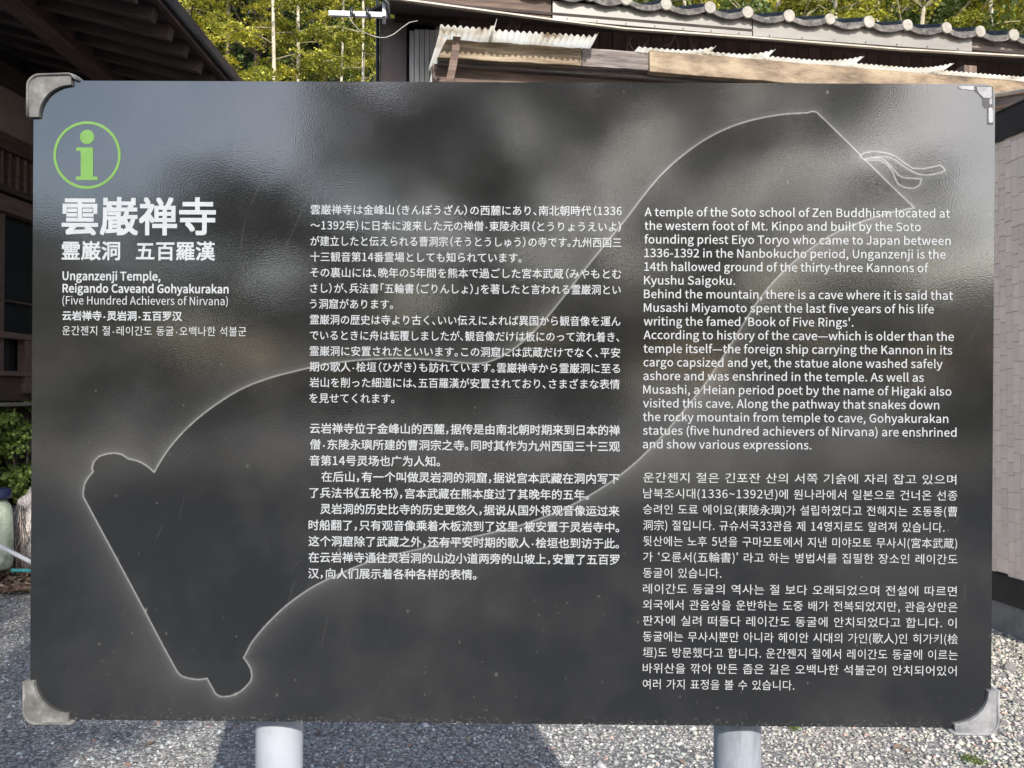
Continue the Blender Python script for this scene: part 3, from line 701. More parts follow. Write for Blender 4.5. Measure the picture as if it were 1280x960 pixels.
a4, _ = RT(544, 60, TW - .06); b4, _ = RT(549.5, 60, TW - .06)
box('edge_trim', M['corner_metal'], shed, a4, b4, TW - .06, TW - .025, .5, RT(546, 20, TW - .06)[1], .002)
# fascia
def fz(px, py): return RT(px, py, TE + .02)
sA, zA = fz(492, 1); sB, zB = fz(690, 24.5); sC, zC = fz(778, 35.2); sD, zD = fz(940, 45.5); sE_, zE = fz(1120, 61.5); sF_, zF = fz(1214, 65); sG, zG = fz(1300, 69.5)
def board(name, mat, p, q, h, t0, th, bev=.002, jit=0):
    (s1, z1), (s2, z2) = p, q
    vs = [(s1, t0, z1), (s2, t0, z2), (s2, t0, z2 + h), (s1, t0, z1 + h), (s1, t0 + th, z1), (s2, t0 + th, z2), (s2, t0 + th, z2 + h), (s1, t0 + th, z1 + h)]
    cx, cz = (s1 + s2) / 2, (z1 + z2) / 2
    vs = [(x - cx, y - t0, z - cz) for x, y, z in vs]
    o = mk(name, vs, [(0, 1, 2, 3), (5, 4, 7, 6), (0, 4, 5, 1), (3, 2, 6, 7), (0, 3, 7, 4), (1, 5, 6, 2)], mat, shed, (cx, t0, cz))
    if bev: m = o.modifiers.new('bevel', 'BEVEL'); m.width = bev; m.segments = 2
    return o
Lft = (sA, zA); P2 = (sB, zB); g = .006
o = board('fascia_board', M['brown_wood'], Lft, (sB - g, zB), .17, TE + .02, .03); o['label'] = 'bare weathered timber fascia at the left end'
def between(p, q, s): 
    k = (s - p[0]) / (q[0] - p[0]); return (s, p[1] + k * (q[1] - p[1]))
keys = [(690, 24.5), (940, 45.9), (1214, 65.2)]
segs = [fz(*k) for k in keys]
for i in range(2):
    p, q = segs[i], segs[i + 1]
    board('fascia_panel', M['metal_fascia'], (p[0] + .003, p[1]), (q[0] - .003, q[1]), .135, TE + .012 - i * .004, .02, .0015)
    for k in range(7):
        u = (k + .5) / 7; s = p[0] + (q[0] - p[0]) * u; z = p[1] + (q[1] - p[1]) * u + .012
        vv, ff = tube_data([(s, TE + .008 - i * .004, z), (s, TE + .004 - i * .004, z)], .004, 8)
        if i == 0 and k == 0: scr = mk('nail_head', vv, ff, M['black'], shed, (0, 0, 0)); scr_o = Vector((s, 0, z)); sco = (s, TE, z)
        else: mk('nail_head', vv, ff, M['black'], shed)
board('fascia_board', M['grey_wood'], (segs[2][0] + .003, segs[2][1] - .0), (sG + .4, zG - .005), .15, TE + .03, .03)['label'] = 'exposed mouldy fascia timber at the right end'
# drip strip under the fascia
pts = [fz(488, -1.5), fz(690, 25.6), fz(780, 36.5), fz(940, 47.8), fz(1120, 62), fz(1215, 67.3), fz(1320, 73)]
for i in range(len(pts) - 1):
    p, q = pts[i], pts[i + 1]
    beam('drip_strip', M['gutter'], shed, (p[0], TE + .0, p[1] - .008), (q[0] + .002, TE + .0, q[1] - .008), .03, .012, .001)
# soffit under the eave, its right end stretched out of view to shade the siding
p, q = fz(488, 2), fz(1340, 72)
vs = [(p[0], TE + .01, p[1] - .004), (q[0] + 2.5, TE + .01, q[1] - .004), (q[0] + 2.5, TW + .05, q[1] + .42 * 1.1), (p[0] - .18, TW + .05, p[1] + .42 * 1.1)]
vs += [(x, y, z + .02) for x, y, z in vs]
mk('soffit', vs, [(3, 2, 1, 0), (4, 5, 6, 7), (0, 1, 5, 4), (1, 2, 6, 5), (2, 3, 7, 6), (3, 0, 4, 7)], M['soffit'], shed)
beam('wall_plate', M['dark_wood'], shed, (p[0] + .05, TW - .09, RT(500, 16, TW - .09)[1]), (a3 + .42, TW - .09, RT(545, 22, TW - .09)[1]), .10, .13)
# eave tiles: a cap disc on a barrel and a drooping pan between caps
cap_px = [(640, -22), (690, -13), (738, -7), (783, -2), (833, 5), (888, 9), (935, 15), (987, 19.5), (1038, 23.5), (1087, 27), (1135, 31), (1184, 34.5), (1226, 39), (1268, 43.5), (1311, 48)]
cap_px = [(500, -42), (548, -36), (594, -29)] + cap_px
caps = [RT(a, b, TE - .04) for a, b in cap_px]
slope = math.tan(R(24))
for i, (s, z) in enumerate(caps):
    r = .045 * rnd.uniform(.94, 1.07); L = 1.6
    vv, ff = tube_data([(0, 0, 0), (0, .006, .0), (0, .03, .006), (0, .031, .006), (0, L, L * slope)], [r * .94, r, r, r * .86, r * .86], 20)
    o = mk('cap_tile', vv, ff, M['kawara_cap'], shed, (s, TE - .04, z))
    o.data.materials.append(M['kawara'])
    for pl in o.data.polygons:
        pl.use_smooth = len(pl.vertices) == 4 and abs(pl.normal.y) < .9
        if pl.center.y > .02: pl.material_index = 1
    if i + 1 < len(caps):
        s2, z2 = caps[i + 1]; W_ = s2 - s; n = 14
        V, Fs = [], []
        for (yy, zz, th) in ((-.012, 0, 1), (.0, 0, 1), (1.6, 1.6 * slope, 1)):
            for k in range(n + 1):
                u = k / n; sag = -.046 * (1 - (2 * u - 1) ** 2) - .004 + .012 * u
                zb = z + (z2 - z) * u + sag + zz - .002
                hh = .042 if yy < 1 else .02
                jit = rnd.uniform(-.003, .003) if yy < 1 else 0
                V.append((s + W_ * u, TE - .02 + yy + jit, zb - .018 + jit)); V.append((s + W_ * u, TE - .02 + yy + jit, zb + hh - .018))
        m_ = 2 * (n + 1)
        for k in range(n):
            a = 2 * k
            Fs.append((a, a + 2, a + 3, a + 1))
            for r_ in (0, m_):
                Fs.append((a + r_, a + r_ + m_, a + r_ + m_ + 2, a + r_ + 2)); Fs.append((a + 1 + r_, a + 3 + r_, a + 3 + r_ + m_, a + 1 + r_ + m_))
        V = [(x - s, y - TE, z_ - z) for x, y, z_ in V]
        mk('pan_tile', V, Fs, M['kawara'], shed, (s, TE, z))
# dry creepers hanging below the soffit
lst = []
for (x0, y0, n_) in ((655, 27, 3), (800, 44, 5), (850, 42, 4), (640, 22, 2), (880, 50, 2)):
    for k in range(n_):
        s, z = RT(x0 + rnd.uniform(-15, 15), y0, TE + .2); P = []
        for j in range(6):
            P.append((s + j * rnd.uniform(.015, .045) * (1 if k % 2 else -1), TE + .22 + .02 * j, z - .11 * math.sin(j / 5 * PI * rnd.uniform(.6, 1)) + rnd.uniform(-.01, .01)))
        lst.append((P, .0028))
join_tubes('dry_creeper', M['vine'], shed, lst, 5)

# ------------------------------------------------------------------ lean-to canopy in front of the storehouse
can = empty('lean_to_canopy', (0, 0, 0), (0, 0, YA))
tag(can, 'makeshift timber lean-to roofed with broken corrugated plastic', 'canopy')
TC = 4.05
def cbeam(name, mat, px0, px1, top0, bot0, top1, bot1, t0, th, n=6, jit=.0015):
    sa, za = RT(px0, (top0 + bot0) / 2, t0); sb, zb = RT(px1, (top1 + bot1) / 2, t0)
    h = ((RT(px0, top0, t0)[1] - RT(px0, bot0, t0)[1]) + (RT(px1, top1, t0)[1] - RT(px1, bot1, t0)[1])) / 2
    return beam(name, mat, can, (sa, t0 + th / 2, za), (sb, t0 + th / 2, zb), th, h, .004, n=n, jit=jit)
cbeam('front_beam', M['old_wood'], 547, 727, 48, 72, 60, 82, TC, .045, n=14, jit=.0028)['label'] = 'light weathered left length of the front beam'
cbeam('front_beam', M['grey_wood'], 727.5, 813, 60, 82, 65, 88, TC + .006, .045, n=8, jit=.0028)['label'] = 'grey middle length of the front beam'
cbeam('front_beam', M['tan_wood'], 812, 1330, 63, 89, 105, 131, TC - .010, .045, n=24, jit=.0022)['label'] = 'tan stained right length of the front beam'
cbeam('lower_beam', M['brown_wood'], 541, 1000, 80, 101, 108, 130, TC + .10, .06)
cbeam('shadow_batten', M['grey_wood'], 547, 1200, 72.5, 80, 117, 124, TC + .06, .03)
# slanting prop stick
A_, B_ = RT(572, 47, TC - .03), RT(560, 104, TC - .03)
mids = [RT(571, 47, TC - .03), RT(569, 65, TC - .03), RT(565.5, 85, TC - .03), RT(561, 106, TC - .03)]
V, Fs = [], []
for (s, z) in mids:
    for (a, b) in ((-.020, -.012), (.020, -.012), (.020, .012), (-.020, .012)): V.append((s + a, TC - .03 + b, z))
for i in range(3):
    for k in range(4): a = i * 4 + k; b = i * 4 + (k + 1) % 4; Fs.append((a, b, b + 4, a + 4))
Fs += [(3, 2, 1, 0), (12, 13, 14, 15)]
mk('prop_stick', V, Fs, M['brown_wood'], can)
# rafters and posts carrying the roof, mostly behind the board
zc = RT(700, 58, TC)[1]
for px in (556, 680, 830, 1000, 1150, 1290):
    s, z = RT(px, 60 + (px - 556) * .07, TC); beam('rafter', M['brown_wood'], can, (s, TC + .05, z - .01), (s, TW - .02, z + .12), .045, .06)
for px in (600, 1225):
    s, z = RT(px, 75, TC + .1); beam('post', M['brown_wood'], can, (s, TC + .22, 0), (s, TC + .22, z + .0), .09, .09, up=(0, 1, 0))
# corrugated sheets: real waves, 32 mm pitch
def corr(px0, px1, yA, yB, over, back, rise0=0.0, ragged=0.0, lift=None, amp=.004, tilt=.0):
    """front edge `over` metres in front of the beam; yA/yB = pixel height of the beam top at both ends"""
    sa, za = RT(px0, yA, TC); sb, zb = RT(px1, yB, TC)
    W_ = sb - sa; nx = max(int(W_ / .032 * 8), 8); ny = 7
    V = []
    for j in range(ny + 1):
        v = j / ny
        for i in range(nx + 1):
            u = i / nx; s = sa + W_ * u
            t = TC - over + (over + back) * v
            z = za + (zb - za) * u + .011 + amp * math.sin(2 * PI * (W_ * u) / .032) + (over - (t - TC + over)) * tilt * (1 if t < TC else .0) + (t - TC) * .065
            if lift and v < .3:
                e = max(0, (u - lift[0]) / (1 - lift[0])); z += lift[1] * e * e * (1 - v / .3)
            if j == 0 and ragged: t += rnd.uniform(0, ragged)
            V.append((s, t, z))
    Fs = [(j * (nx + 1) + i, j * (nx + 1) + i + 1, (j + 1) * (nx + 1) + i + 1, (j + 1) * (nx + 1) + i) for j in range(ny) for i in range(nx)]
    o = mk('corrugated_sheet', V, Fs, M['sheet'], can, smooth=True)
    m = o.modifiers.new('solid', 'SOLIDIFY'); m.thickness = .0014; m.offset = 1
    return o
corr(548, 617, 48, 52.5, .125, .9, ragged=.006, lift=(.82, .05), amp=.007, tilt=.05)
corr(611, 741, 52.5, 60.5, .120, .9, ragged=.006, lift=(.93, .03), amp=.007, tilt=.04)
corr(796, 893, 63.5, 70.5, .022, 1.1, lift=(.5, .036))
corr(880, 967, 69.5, 75.5, .024, 1.1, lift=(.45, .042))
corr(955, 1077, 75, 84.5, .026, 1.1, lift=(.5, .046))
corr(1065, 1188, 84, 94, .030, 1.1, lift=(.5, .05))
corr(1165, 1330, 92.5, 106, .034, 1.1, lift=(.9, .03))
# the torn flap hanging at the left end
V = []; sa, za = RT(549, 44, TC - .1)
for j in range(8):
    for i in range(9):
        u = i / 8; v = j / 7
        V.append((sa - .005 - .055 * v + .045 * u * (1 - .3 * v), TC - .11 + .02 * u, za - .01 - .19 * v * (1 - .25 * u) + .006 * math.sin(u * 4 * PI)))
o = mk('torn_flap', V, [(j * 9 + i, j * 9 + i + 1, (j + 1) * 9 + i + 1, (j + 1) * 9 + i) for j in range(7) for i in range(8)], M['sheet'], can, smooth=True)
m = o.modifiers.new('solid', 'SOLIDIFY'); m.thickness = .0014
# side beams seen beyond the board's right edge
pa = RT(1236, 121.5, 4.02); pb = RT(1296, 111, 3.72)
beam('side_beam', M['gutter'], can, (pa[0], 4.02, pa[1]), (pb[0], 3.72, pb[1]), .05, .02)
pa = RT(1236, 130, 4.04); pb = RT(1296, 118.5, 3.75)
beam('side_beam', M['grey_wood'], can, (pa[0], 4.04, pa[1]), (pb[0], 3.75, pb[1]), .05, .055)
pa = RT(1236, 140.5, 4.1); pb = RT(1300, 129, 3.86)
beam('side_beam', M['brown_wood'], can, (pa[0], 4.1, pa[1]), (pb[0], 3.86, pb[1]), .05, .03)

# ------------------------------------------------------------------ tiled annex on the right
gpt = ground(1241, 787); SW = gpt.dot(E1)
ann = empty('tiled_annex', (0, 0, 0), (0, 0, YA))
tag(ann, 'annex with a wall of narrow upright beige tiles at the far right', 'building')
t_at = lambda px, py: RS(px, py, SW)
zb_ = t_at(1241, 714.5)[1]; ztp = t_at(1241, 180.5)[1]; zfr = t_at(1241, 146)[1]; zsk = t_at(1241, 749)[1]
T0, T1 = 2.9, TW - .02
box('wall_core', M['grout'], ann, SW + .012, SW + 1.6, T0, T1, zb_ + .004, zfr)
cw = .0425; first = None; ncol = int((T1 - T0) / cw)
tv, tf = [], []
tc0 = t_at(1241, 500)[0]
for c_ in range(ncol):
    tt = T0 + c_ * cw; z = zb_ + .002 - rnd.uniform(0, .08); prev = None
    vis = tc0 - .36 < tt < tc0 + .05
    while z < ztp:
        h = rnd.choice((.072, .08, .088, .105)); z0 = max(z, zb_); z1 = min(z + h - .0016, ztp)
        if z1 - z0 > .012:
            dp = rnd.uniform(0, .003)
            if vis:
                o = box('wall_tile', M['tile_wall'], ann, SW - dp, SW + .013, tt + .0007, tt + cw - .0007, z0, z1)
                # lean each tile out slightly at its foot
                for v in o.data.vertices:
                    if v.co.x < 0 and v.co.z < 0: v.co.x -= .0016
            else:
                b = len(tv)
                tv += [(x, y, q) for x in (SW - dp, SW + .013) for y in (tt + .0007, tt + cw - .0007) for q in (z0, z1)]
                tf += [tuple(i + b for i in q) for q in BOXF]
        z += h
o = mk('wall_tiles_beyond', tv, tf, M['tile_wall'], ann); o['kind'] = 'stuff'
box('head_board', M['black'], ann, SW - .02, SW + .1, T0, T1, ztp, zfr, .003)
box('head_trim', M['grey_wood'], ann, SW - .03, SW + .1, T0, T1, zfr + .002, zfr + .008)
box('base_board', M['black'], ann, SW - .012, SW + .1, T0, T1, zsk, zb_, .003)
box('foundation', M['concrete'], ann, SW + .0, SW + 1.5, T0 + .02, T1 + .02, -.05, zsk - .0, .006)

# ------------------------------------------------------------------ wall bracket with wire at the storehouse corner
arm = empty('service_bracket', (0, 0, 0), (0, 0, YA))
tag(arm, 'pale metal service arm with black clamps sticking out from the storehouse corner', 'bracket')
TA = TE + .12
p, q = RT(411, 17, TA), RT(486, 19.5, TA)
beam('arm', M['white_bar'], arm, (p[0], TA, p[1]), (q[0], TA, q[1]), .03, .034, .002)
for px in (441.5, 461):
    s, z = RT(px, 18.5, TA)
    tube('clamp', M['black'], arm, [(s - .008, TA - .03, z + .034), (s - .012, TA - .028, z), (s + .006, TA - .028, z - .012), (s + .01, TA - .026, z - .045)], [.011, .012, .012, .008], 10)
s, z = RT(480, 5, TA)
box('junction_box', M['white_bar'], arm, s - .012, s + .014, TA - .03, TA + .1, z - .10, z + .14, .006)
tube('insulator', M['black'], arm, [(s - .035, TA - .06, z + .16), (s - .03, TA - .07, z + .02), (s + .03, TA - .06, z - .03), (s + .035, TA - .05, z - .13)], [.014, .02, .017, .01], 10)
P = []
for (px, py) in ((459, 42), (466, 45), (474, 47), (482, 47), (492, 43), (502, 35), (512, 28), (522, 26)):
    s, z = RT(px, py, TA - .02); P.append((s, TA - .02, z))
tube('wire', M['wire'], arm, P, .0035, 8)
P = []
for (px, py) in ((436, 20), (441, 29), (449, 38), (459, 42.2)):
    s, z = RT(px, py, TA - .02); P.append((s, TA - .02, z))
tube('wire', M['wire'], arm, P, .003, 8)

# ------------------------------------------------------------------ left-hand temple hall: a frame turned -3.55 degrees
YL = -R(3.55)
L1 = Vector((math.cos(YL), math.sin(YL), 0)); L2 = Vector((-math.sin(YL), math.cos(YL), 0))
def LA(px, py, a):
    """point on the upright plane at lateral offset a, as (depth, z)"""
    d = ray(px, py); k = a / d.dot(L1); return k * d.dot(L2), CAMZ + k * d.z
hall = empty('temple_hall', (0, 0, 0), (0, 0, YL))
tag(hall, 'dark wooden temple hall with deep raftered eaves', 'building')
AE = -2.2
e1 = LA(207, 2, AE); e2 = LA(291, 102, AE)
me_ = (e2[1] - e1[1]) / (e2[0] - e1[0])
def ez(t): return e1[1] + me_ * (t - e1[0]) if t < 6.4 else e1[1] + me_ * (6.4 - e1[0])
tS, tE2 = 1.2, 6.4
rp_ = .275
# eave edge: dark tile lip above, bluish metal flashing below
beam('eave_tile_edge', M['black'], hall, (AE - .01, tS, ez(tS) + .010), (AE - .01, tE2, ez(tE2) + .010), .045, .03)
beam('eave_flashing', M['dark_wood'], hall, (AE - .03, tS, ez(tS) - .018), (AE - .03, tE2, ez(tE2) - .018), .035, .024)
# roof deck above the rafters
def lz(a, t): return ez(t) + rp_ * (AE - a)
vs = []
for dz in (-.03, .12):
    for (a, t) in ((AE - .03, tS), (AE - .03, tE2), (-6.5, tE2), (-6.5, tS)): vs.append((a, t, lz(a, t) + dz))
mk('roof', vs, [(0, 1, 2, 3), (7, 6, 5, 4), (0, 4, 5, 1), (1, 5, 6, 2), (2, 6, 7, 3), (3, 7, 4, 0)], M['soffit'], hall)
# rafters
ends = LA(197, 18, AE - .06)[0]
k0 = -int((ends - tS) / .187) 
t = ends + k0 * .187
while t < tE2:
    a0, a1 = AE - .075, -5.2
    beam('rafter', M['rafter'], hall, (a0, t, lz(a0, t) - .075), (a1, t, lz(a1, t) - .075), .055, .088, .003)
    t += .187
# purlin seen from below
p1 = LA(33, 0, -3.14); p2 = LA(150, 101, -3.14)
mp_ = (p2[1] - p1[1]) / (p2[0] - p1[0])
zz = lambda t: p1[1] + mp_ * (t - p1[0])
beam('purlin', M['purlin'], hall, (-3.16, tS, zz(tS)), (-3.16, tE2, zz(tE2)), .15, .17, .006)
# side wall with its beams, plaster, lattice and windows
AW = -3.9
def wz(y): return LA(20, y, AW)[1]
tw0, tw1 = 3.2, 6.4
tw0 = 4.4
def rail(name, mat, ya, yb, out=.05, thick=.08, bev=.004):
    z1, z0 = wz(ya), wz(yb)
    return beam(name, mat, hall, (AW + out - thick / 2, tw0, (z0 + z1) / 2), (AW + out - thick / 2, tw1, (z0 + z1) / 2), thick, z1 - z0, bev)
box('back_wall', M['dark_wood'], hall, AW - .9, AW - .12, tw0, tw1, .9, lz(AW, 5) - .1)
rail('upper_beam', M['dark_wood'], 92, 115, .06, .12)
box('plaster_panel', M['shade_toned_plaster'], hall, AW - .10, AW - .02, tw0, tw1, wz(177), wz(113))
rail('tie_beam', M['dark_wood'], 176, 196, .05, .10)
zl0, zl1 = wz(243), wz(197)
t = tw0 + .02; fb = None
while t < tw1:
    if fb is None: fb = box('lattice_bar', M['red_wood'], hall, AW - .01, AW + .025, t, t + .03, zl0, zl1, .002)
    else: o = fb.copy(); col.objects.link(o); o.location.y = t + .015
    t += .078
rail('lattice_sill', M['dark_wood'], 240, 247, .05, .08)
rail('lintel', M['red_wood'], 251, 271, .045, .09)
box('window_pane', M['glass'], hall, AW - .06, AW - .05, tw0, tw1, wz(465), wz(271))
for (px, wd) in ((3, .02), (5.8, .012)):
    tt = LA(px, 350, AW)[0]; box('window_stile', M['red_wood'], hall, AW - .049, AW - .01, tt - wd, tt + wd, wz(465), wz(271), .002)
rail('window_rail', M['dark_wood'], 376, 378.5, -.01, .03, .001)
rail('hand_rail', M['red_wood'], 417, 424.5, .05, .05)
tt = LA(32, 450, AW)[0]
box('wall_post', M['red_wood'], hall, AW - .02, AW + .04, tt - .06, tt + .07, wz(492), wz(424.5), .003)
rail('floor_rail', M['red_wood'], 464.5, 470.5, .05, .06)
rail('floor_edge', M['grey_wood'], 503, 507.5, .10, .20)
box('skirting', M['dark_wood'], hall, AW - .02, AW + .01, tw0, tw1, wz(501), wz(471))
box('underfloor_shade', M['black'], hall, AW - .5, AW - .4, tw0, tw1, 0, wz(509))  # black sheet standing in for the shade under the floor
for tt in (4.6, 5.5, 6.3):
    beam('floor_post', M['dark_wood'], hall, (AW - .1, tt, 0), (AW - .1, tt, wz(509)), .12, .12, up=(0, 1, 0))
for tt in (4.42, 6.35):
    beam('hall_post', M['dark_wood'], hall, (AW - .0, tt, 0), (AW - .0, tt, lz(AW, tt) - .12), .15, .15, up=(0, 1, 0))

# ------------------------------------------------------------------ leaves
def leaf_mesh(name, C, size, flat=.5, seed=1, aspect=.36, dirs=None, tone=None):
    """C: Nx3 leaf centres; each leaf a folded two-quad-like diamond (4 verts, 2 tris)"""
    r = np.random.default_rng(seed); n = len(C)
    s = size * r.uniform(.6, 1.35, n)
    a = r.uniform(0, 2 * PI, n) if dirs is None else dirs + r.normal(0, .6, n)
    el = r.normal(0, flat, n) - .25
    d = np.stack([np.cos(a) * np.cos(el), np.sin(a) * np.cos(el), np.sin(el)], 1)
    up = r.normal(0, 1, (n, 3)) * flat + np.array([0, 0, 1.0]); side = np.cross(d, up); side /= np.linalg.norm(side, axis=1)[:, None] + 1e-9
    up = np.cross(side, d)
    V = np.stack([C - d * s[:, None] * .5, C + side * (s * aspect)[:, None] + up * (s * .06)[:, None], C + d * s[:, None] * .5, C - side * (s * aspect)[:, None] + up * (s * .06)[:, None]], 1)
    Fc = (np.array([[0, 1, 2], [0, 2, 3]])[None] + (np.arange(n) * 4)[:, None, None]).reshape(-1, 3)
    me = npmesh(name, V.reshape(-1, 3), Fc)
    t = np.clip(r.normal(.5, .2, n) if tone is None else tone + r.normal(0, .15, n), 0, 1)
    at_ = me.attributes.new('tone', 'FLOAT', 'POINT'); at_.data.foreach_set('value', np.repeat(t, 4).astype(np.float32))
    return me

def cedar_meshes(seed, H=9.0, base=1.5, nb=46, rmax=1.7, leaf=.055, nleaf=230, lean=.02, tr=.055):
    """a slim tree with drooping, layered sprays; returns trunk, branch and crown meshes"""
    r = random.Random(seed); rg = np.random.default_rng(seed)
    pts = []; x = y = 0
    for i in range(12):
        pts.append((x, y, H * i / 11)); x += r.uniform(-lean, lean) * 1.5; y += r.uniform(-lean, lean) * 1.5
    tv, tf = tube_data(pts, [tr * (1 - .85 * i / 11) for i in range(12)], 10)
    lst, C, D, T = [], [], [], []
    for b in range(nb):
        h = base + (H - base) * (b / nb) ** .95 + r.uniform(-.1, .1)
        k = min(int(h / H * 11), 10); px, py, _ = pts[k]
        L = rmax * (1 - .8 * (h / H)) * r.uniform(.55, 1.15) + .15; az = b * 2.4 + r.uniform(-.5, .5)
        bp = []; droop = r.uniform(.10, .3)
        for j in range(7):
            u = j / 6; bp.append((px + math.cos(az) * L * u, py + math.sin(az) * L * u, h + L * (.22 * u - droop * u * u * 1.7)))
        lst.append((bp, [.012 * (1 - .8 * j / 6) + .002 for j in range(7)]))
        n = int(nleaf * L)
        u = rg.uniform(.18, 1.05, n) ** .8; wv = rg.normal(0, .13, n) * (1.1 - u * .5) * (.6 + L * .5)
        bx = np.interp(u, np.linspace(0, 1, 7), [q[0] for q in bp]); by = np.interp(u, np.linspace(0, 1, 7), [q[1] for q in bp]); bz = np.interp(u, np.linspace(0, 1, 7), [q[2] for q in bp])
        clump = np.sin(u * L * 14 + b) * .05
        C.append(np.stack([bx - math.sin(az) * wv, by + math.cos(az) * wv, bz - np.abs(wv) * .35 + rg.normal(0, .022, n) + clump], 1))
        D.append(np.full(n, az)); T.append(np.full(n, r.uniform(.25, .8)))
    V, Fs = [], []
    for p_, q_ in lst:
        v, f = tube_data(p_, q_, 5); bb = len(V); V += v; Fs += [tuple(i + bb for i in q) for q in f]
    tm = bpy.data.meshes.new('trunk'); tm.from_pydata([tuple(v) for v in tv], [], tf); tm.shade_smooth()
    bmsh = bpy.data.meshes.new('branches'); bmsh.from_pydata([tuple(v) for v in V], [], Fs)
    cm = leaf_mesh('crown', np.concatenate(C), leaf, .45, seed, .30, np.concatenate(D), np.concatenate(T))
    return tm, bmsh, cm

def broad_meshes(seed, H=8.0, R_=2.2, nclump=60, per=260, leaf=.07, tr=.12, zlow=.35, gaps=0):
    r = random.Random(seed); rg = np.random.default_rng(seed)
    pts = [(0, 0, 0)]
    for i in range(1, 9): pts.append((pts[-1][0] + r.uniform(-.1, .1), pts[-1][1] + r.uniform(-.1, .1), H * .85 * i / 8))
    tv, tf = tube_data(pts, [tr * (1 - .8 * i / 8) for i in range(9)], 10)
    C, T, V, Fs = [], [], [], []
    for k in range(nclump):
        zc_ = H * (zlow + (1 - zlow) * r.random()); rad = R_ * math.sqrt(max(.08, 1 - ((zc_ / H - (1 + zlow) / 2) / ((1 - zlow) / 1.8)) ** 2))
        az = r.uniform(0, 2 * PI); rr = rad * math.sqrt(r.uniform(.15, 1)); c = np.array([math.cos(az) * rr, math.sin(az) * rr, zc_]); s = r.uniform(.25, .5) * R_ / 2.2
        d = rg.normal(0, 1, (per, 3)); d /= np.linalg.norm(d, axis=1)[:, None]
        C.append(c + d * (s * rg.uniform(.5, 1.05, per) ** .6)[:, None] * np.array([1.3, 1.3, .62])); T.append(np.full(per, r.uniform(.25, .75)))
        bz = max(0.3 * H * .85, zc_ - rr * .6); q = min(int(bz / (H * .85) * 8), 8)
        v, f = tube_data([pts[q], ((pts[q][0] + c[0]) / 2, (pts[q][1] + c[1]) / 2, (pts[q][2] + c[2]) / 2 - .05), tuple(c)], [.035, .022, .008], 5); bb = len(V); V += v; Fs += [tuple(i + bb for i in g_) for g_ in f]
    tm = bpy.data.meshes.new('trunk'); tm.from_pydata([tuple(v) for v in tv], [], tf); tm.shade_smooth()
    bmsh = bpy.data.meshes.new('branches'); bmsh.from_pydata([tuple(v) for v in V], [], Fs)
    CA, TA_ = np.concatenate(C), np.concatenate(T); ok = np.ones(len(CA), bool)
    for _ in range(gaps):      # openings right through the crown
        gx, gz, gr = r.uniform(-R_ * .75, R_ * .75), H * r.uniform(.38, .93), r.uniform(.20, .40)
        ok &= ((CA[:, 0] - gx) / 1.2) ** 2 + (CA[:, 2] - gz) ** 2 > gr * gr
    cm = leaf_mesh('crown', CA[ok], leaf, .8, seed, .38, None, TA_[ok])
    return tm, bmsh, cm

def tree(name, meshes, loc, rz, sc_, bark, leaf, label, group=None, cat='tree'):
    t = empty(name, loc, (0, 0, rz)); t.scale = (sc_[0], sc_[0], sc_[1]); tag(t, label, cat, group)
    for nm, me, mt in (('trunk', meshes[0], bark), ('branches', meshes[1], M['twig'] if bark is M['bark'] else bark), ('crown', meshes[2], leaf)):
        o = bpy.data.objects.new(nm, me); col.objects.link(o); o.parent = t
        if not me.materials: me.materials.append(mt)
        o.material_slots[0].link = 'OBJECT'; o.material_slots[0].material = mt
    return t

# hillside behind
def hillz(x, y):
    d = max(0.0, y - 9.5 + .06 * abs(x)); return .62 * d * (1 - math.exp(-d / 3)) + .25 * math.sin(x * .6 + y * .4)
nx, ny = 60, 50
vs = [(-40 + 80 * i / nx, 9 + 45 * j / ny, hillz(-40 + 80 * i / nx, 9 + 45 * j / ny) - (.3 if j == 0 else 0)) for i in range(nx + 1) for j in range(ny + 1)]
fs = [(i * (ny + 1) + j, (i + 1) * (ny + 1) + j, (i + 1) * (ny + 1) + j + 1, i * (ny + 1) + j + 1) for i in range(nx) for j in range(ny)]
o = mk('hillside', vs, fs, M['hill'], smooth=True); tag(o, 'steep wooded slope behind the buildings', kind='structure')

ced = [cedar_meshes(s, H=11, base=3.2, nb=46, rmax=2.0, nleaf=430) for s in (1, 2, 3)]
brd = [broad_meshes(s, H=8, R_=2.4, nclump=70, per=300, leaf=.085) for s in (21, 22)]

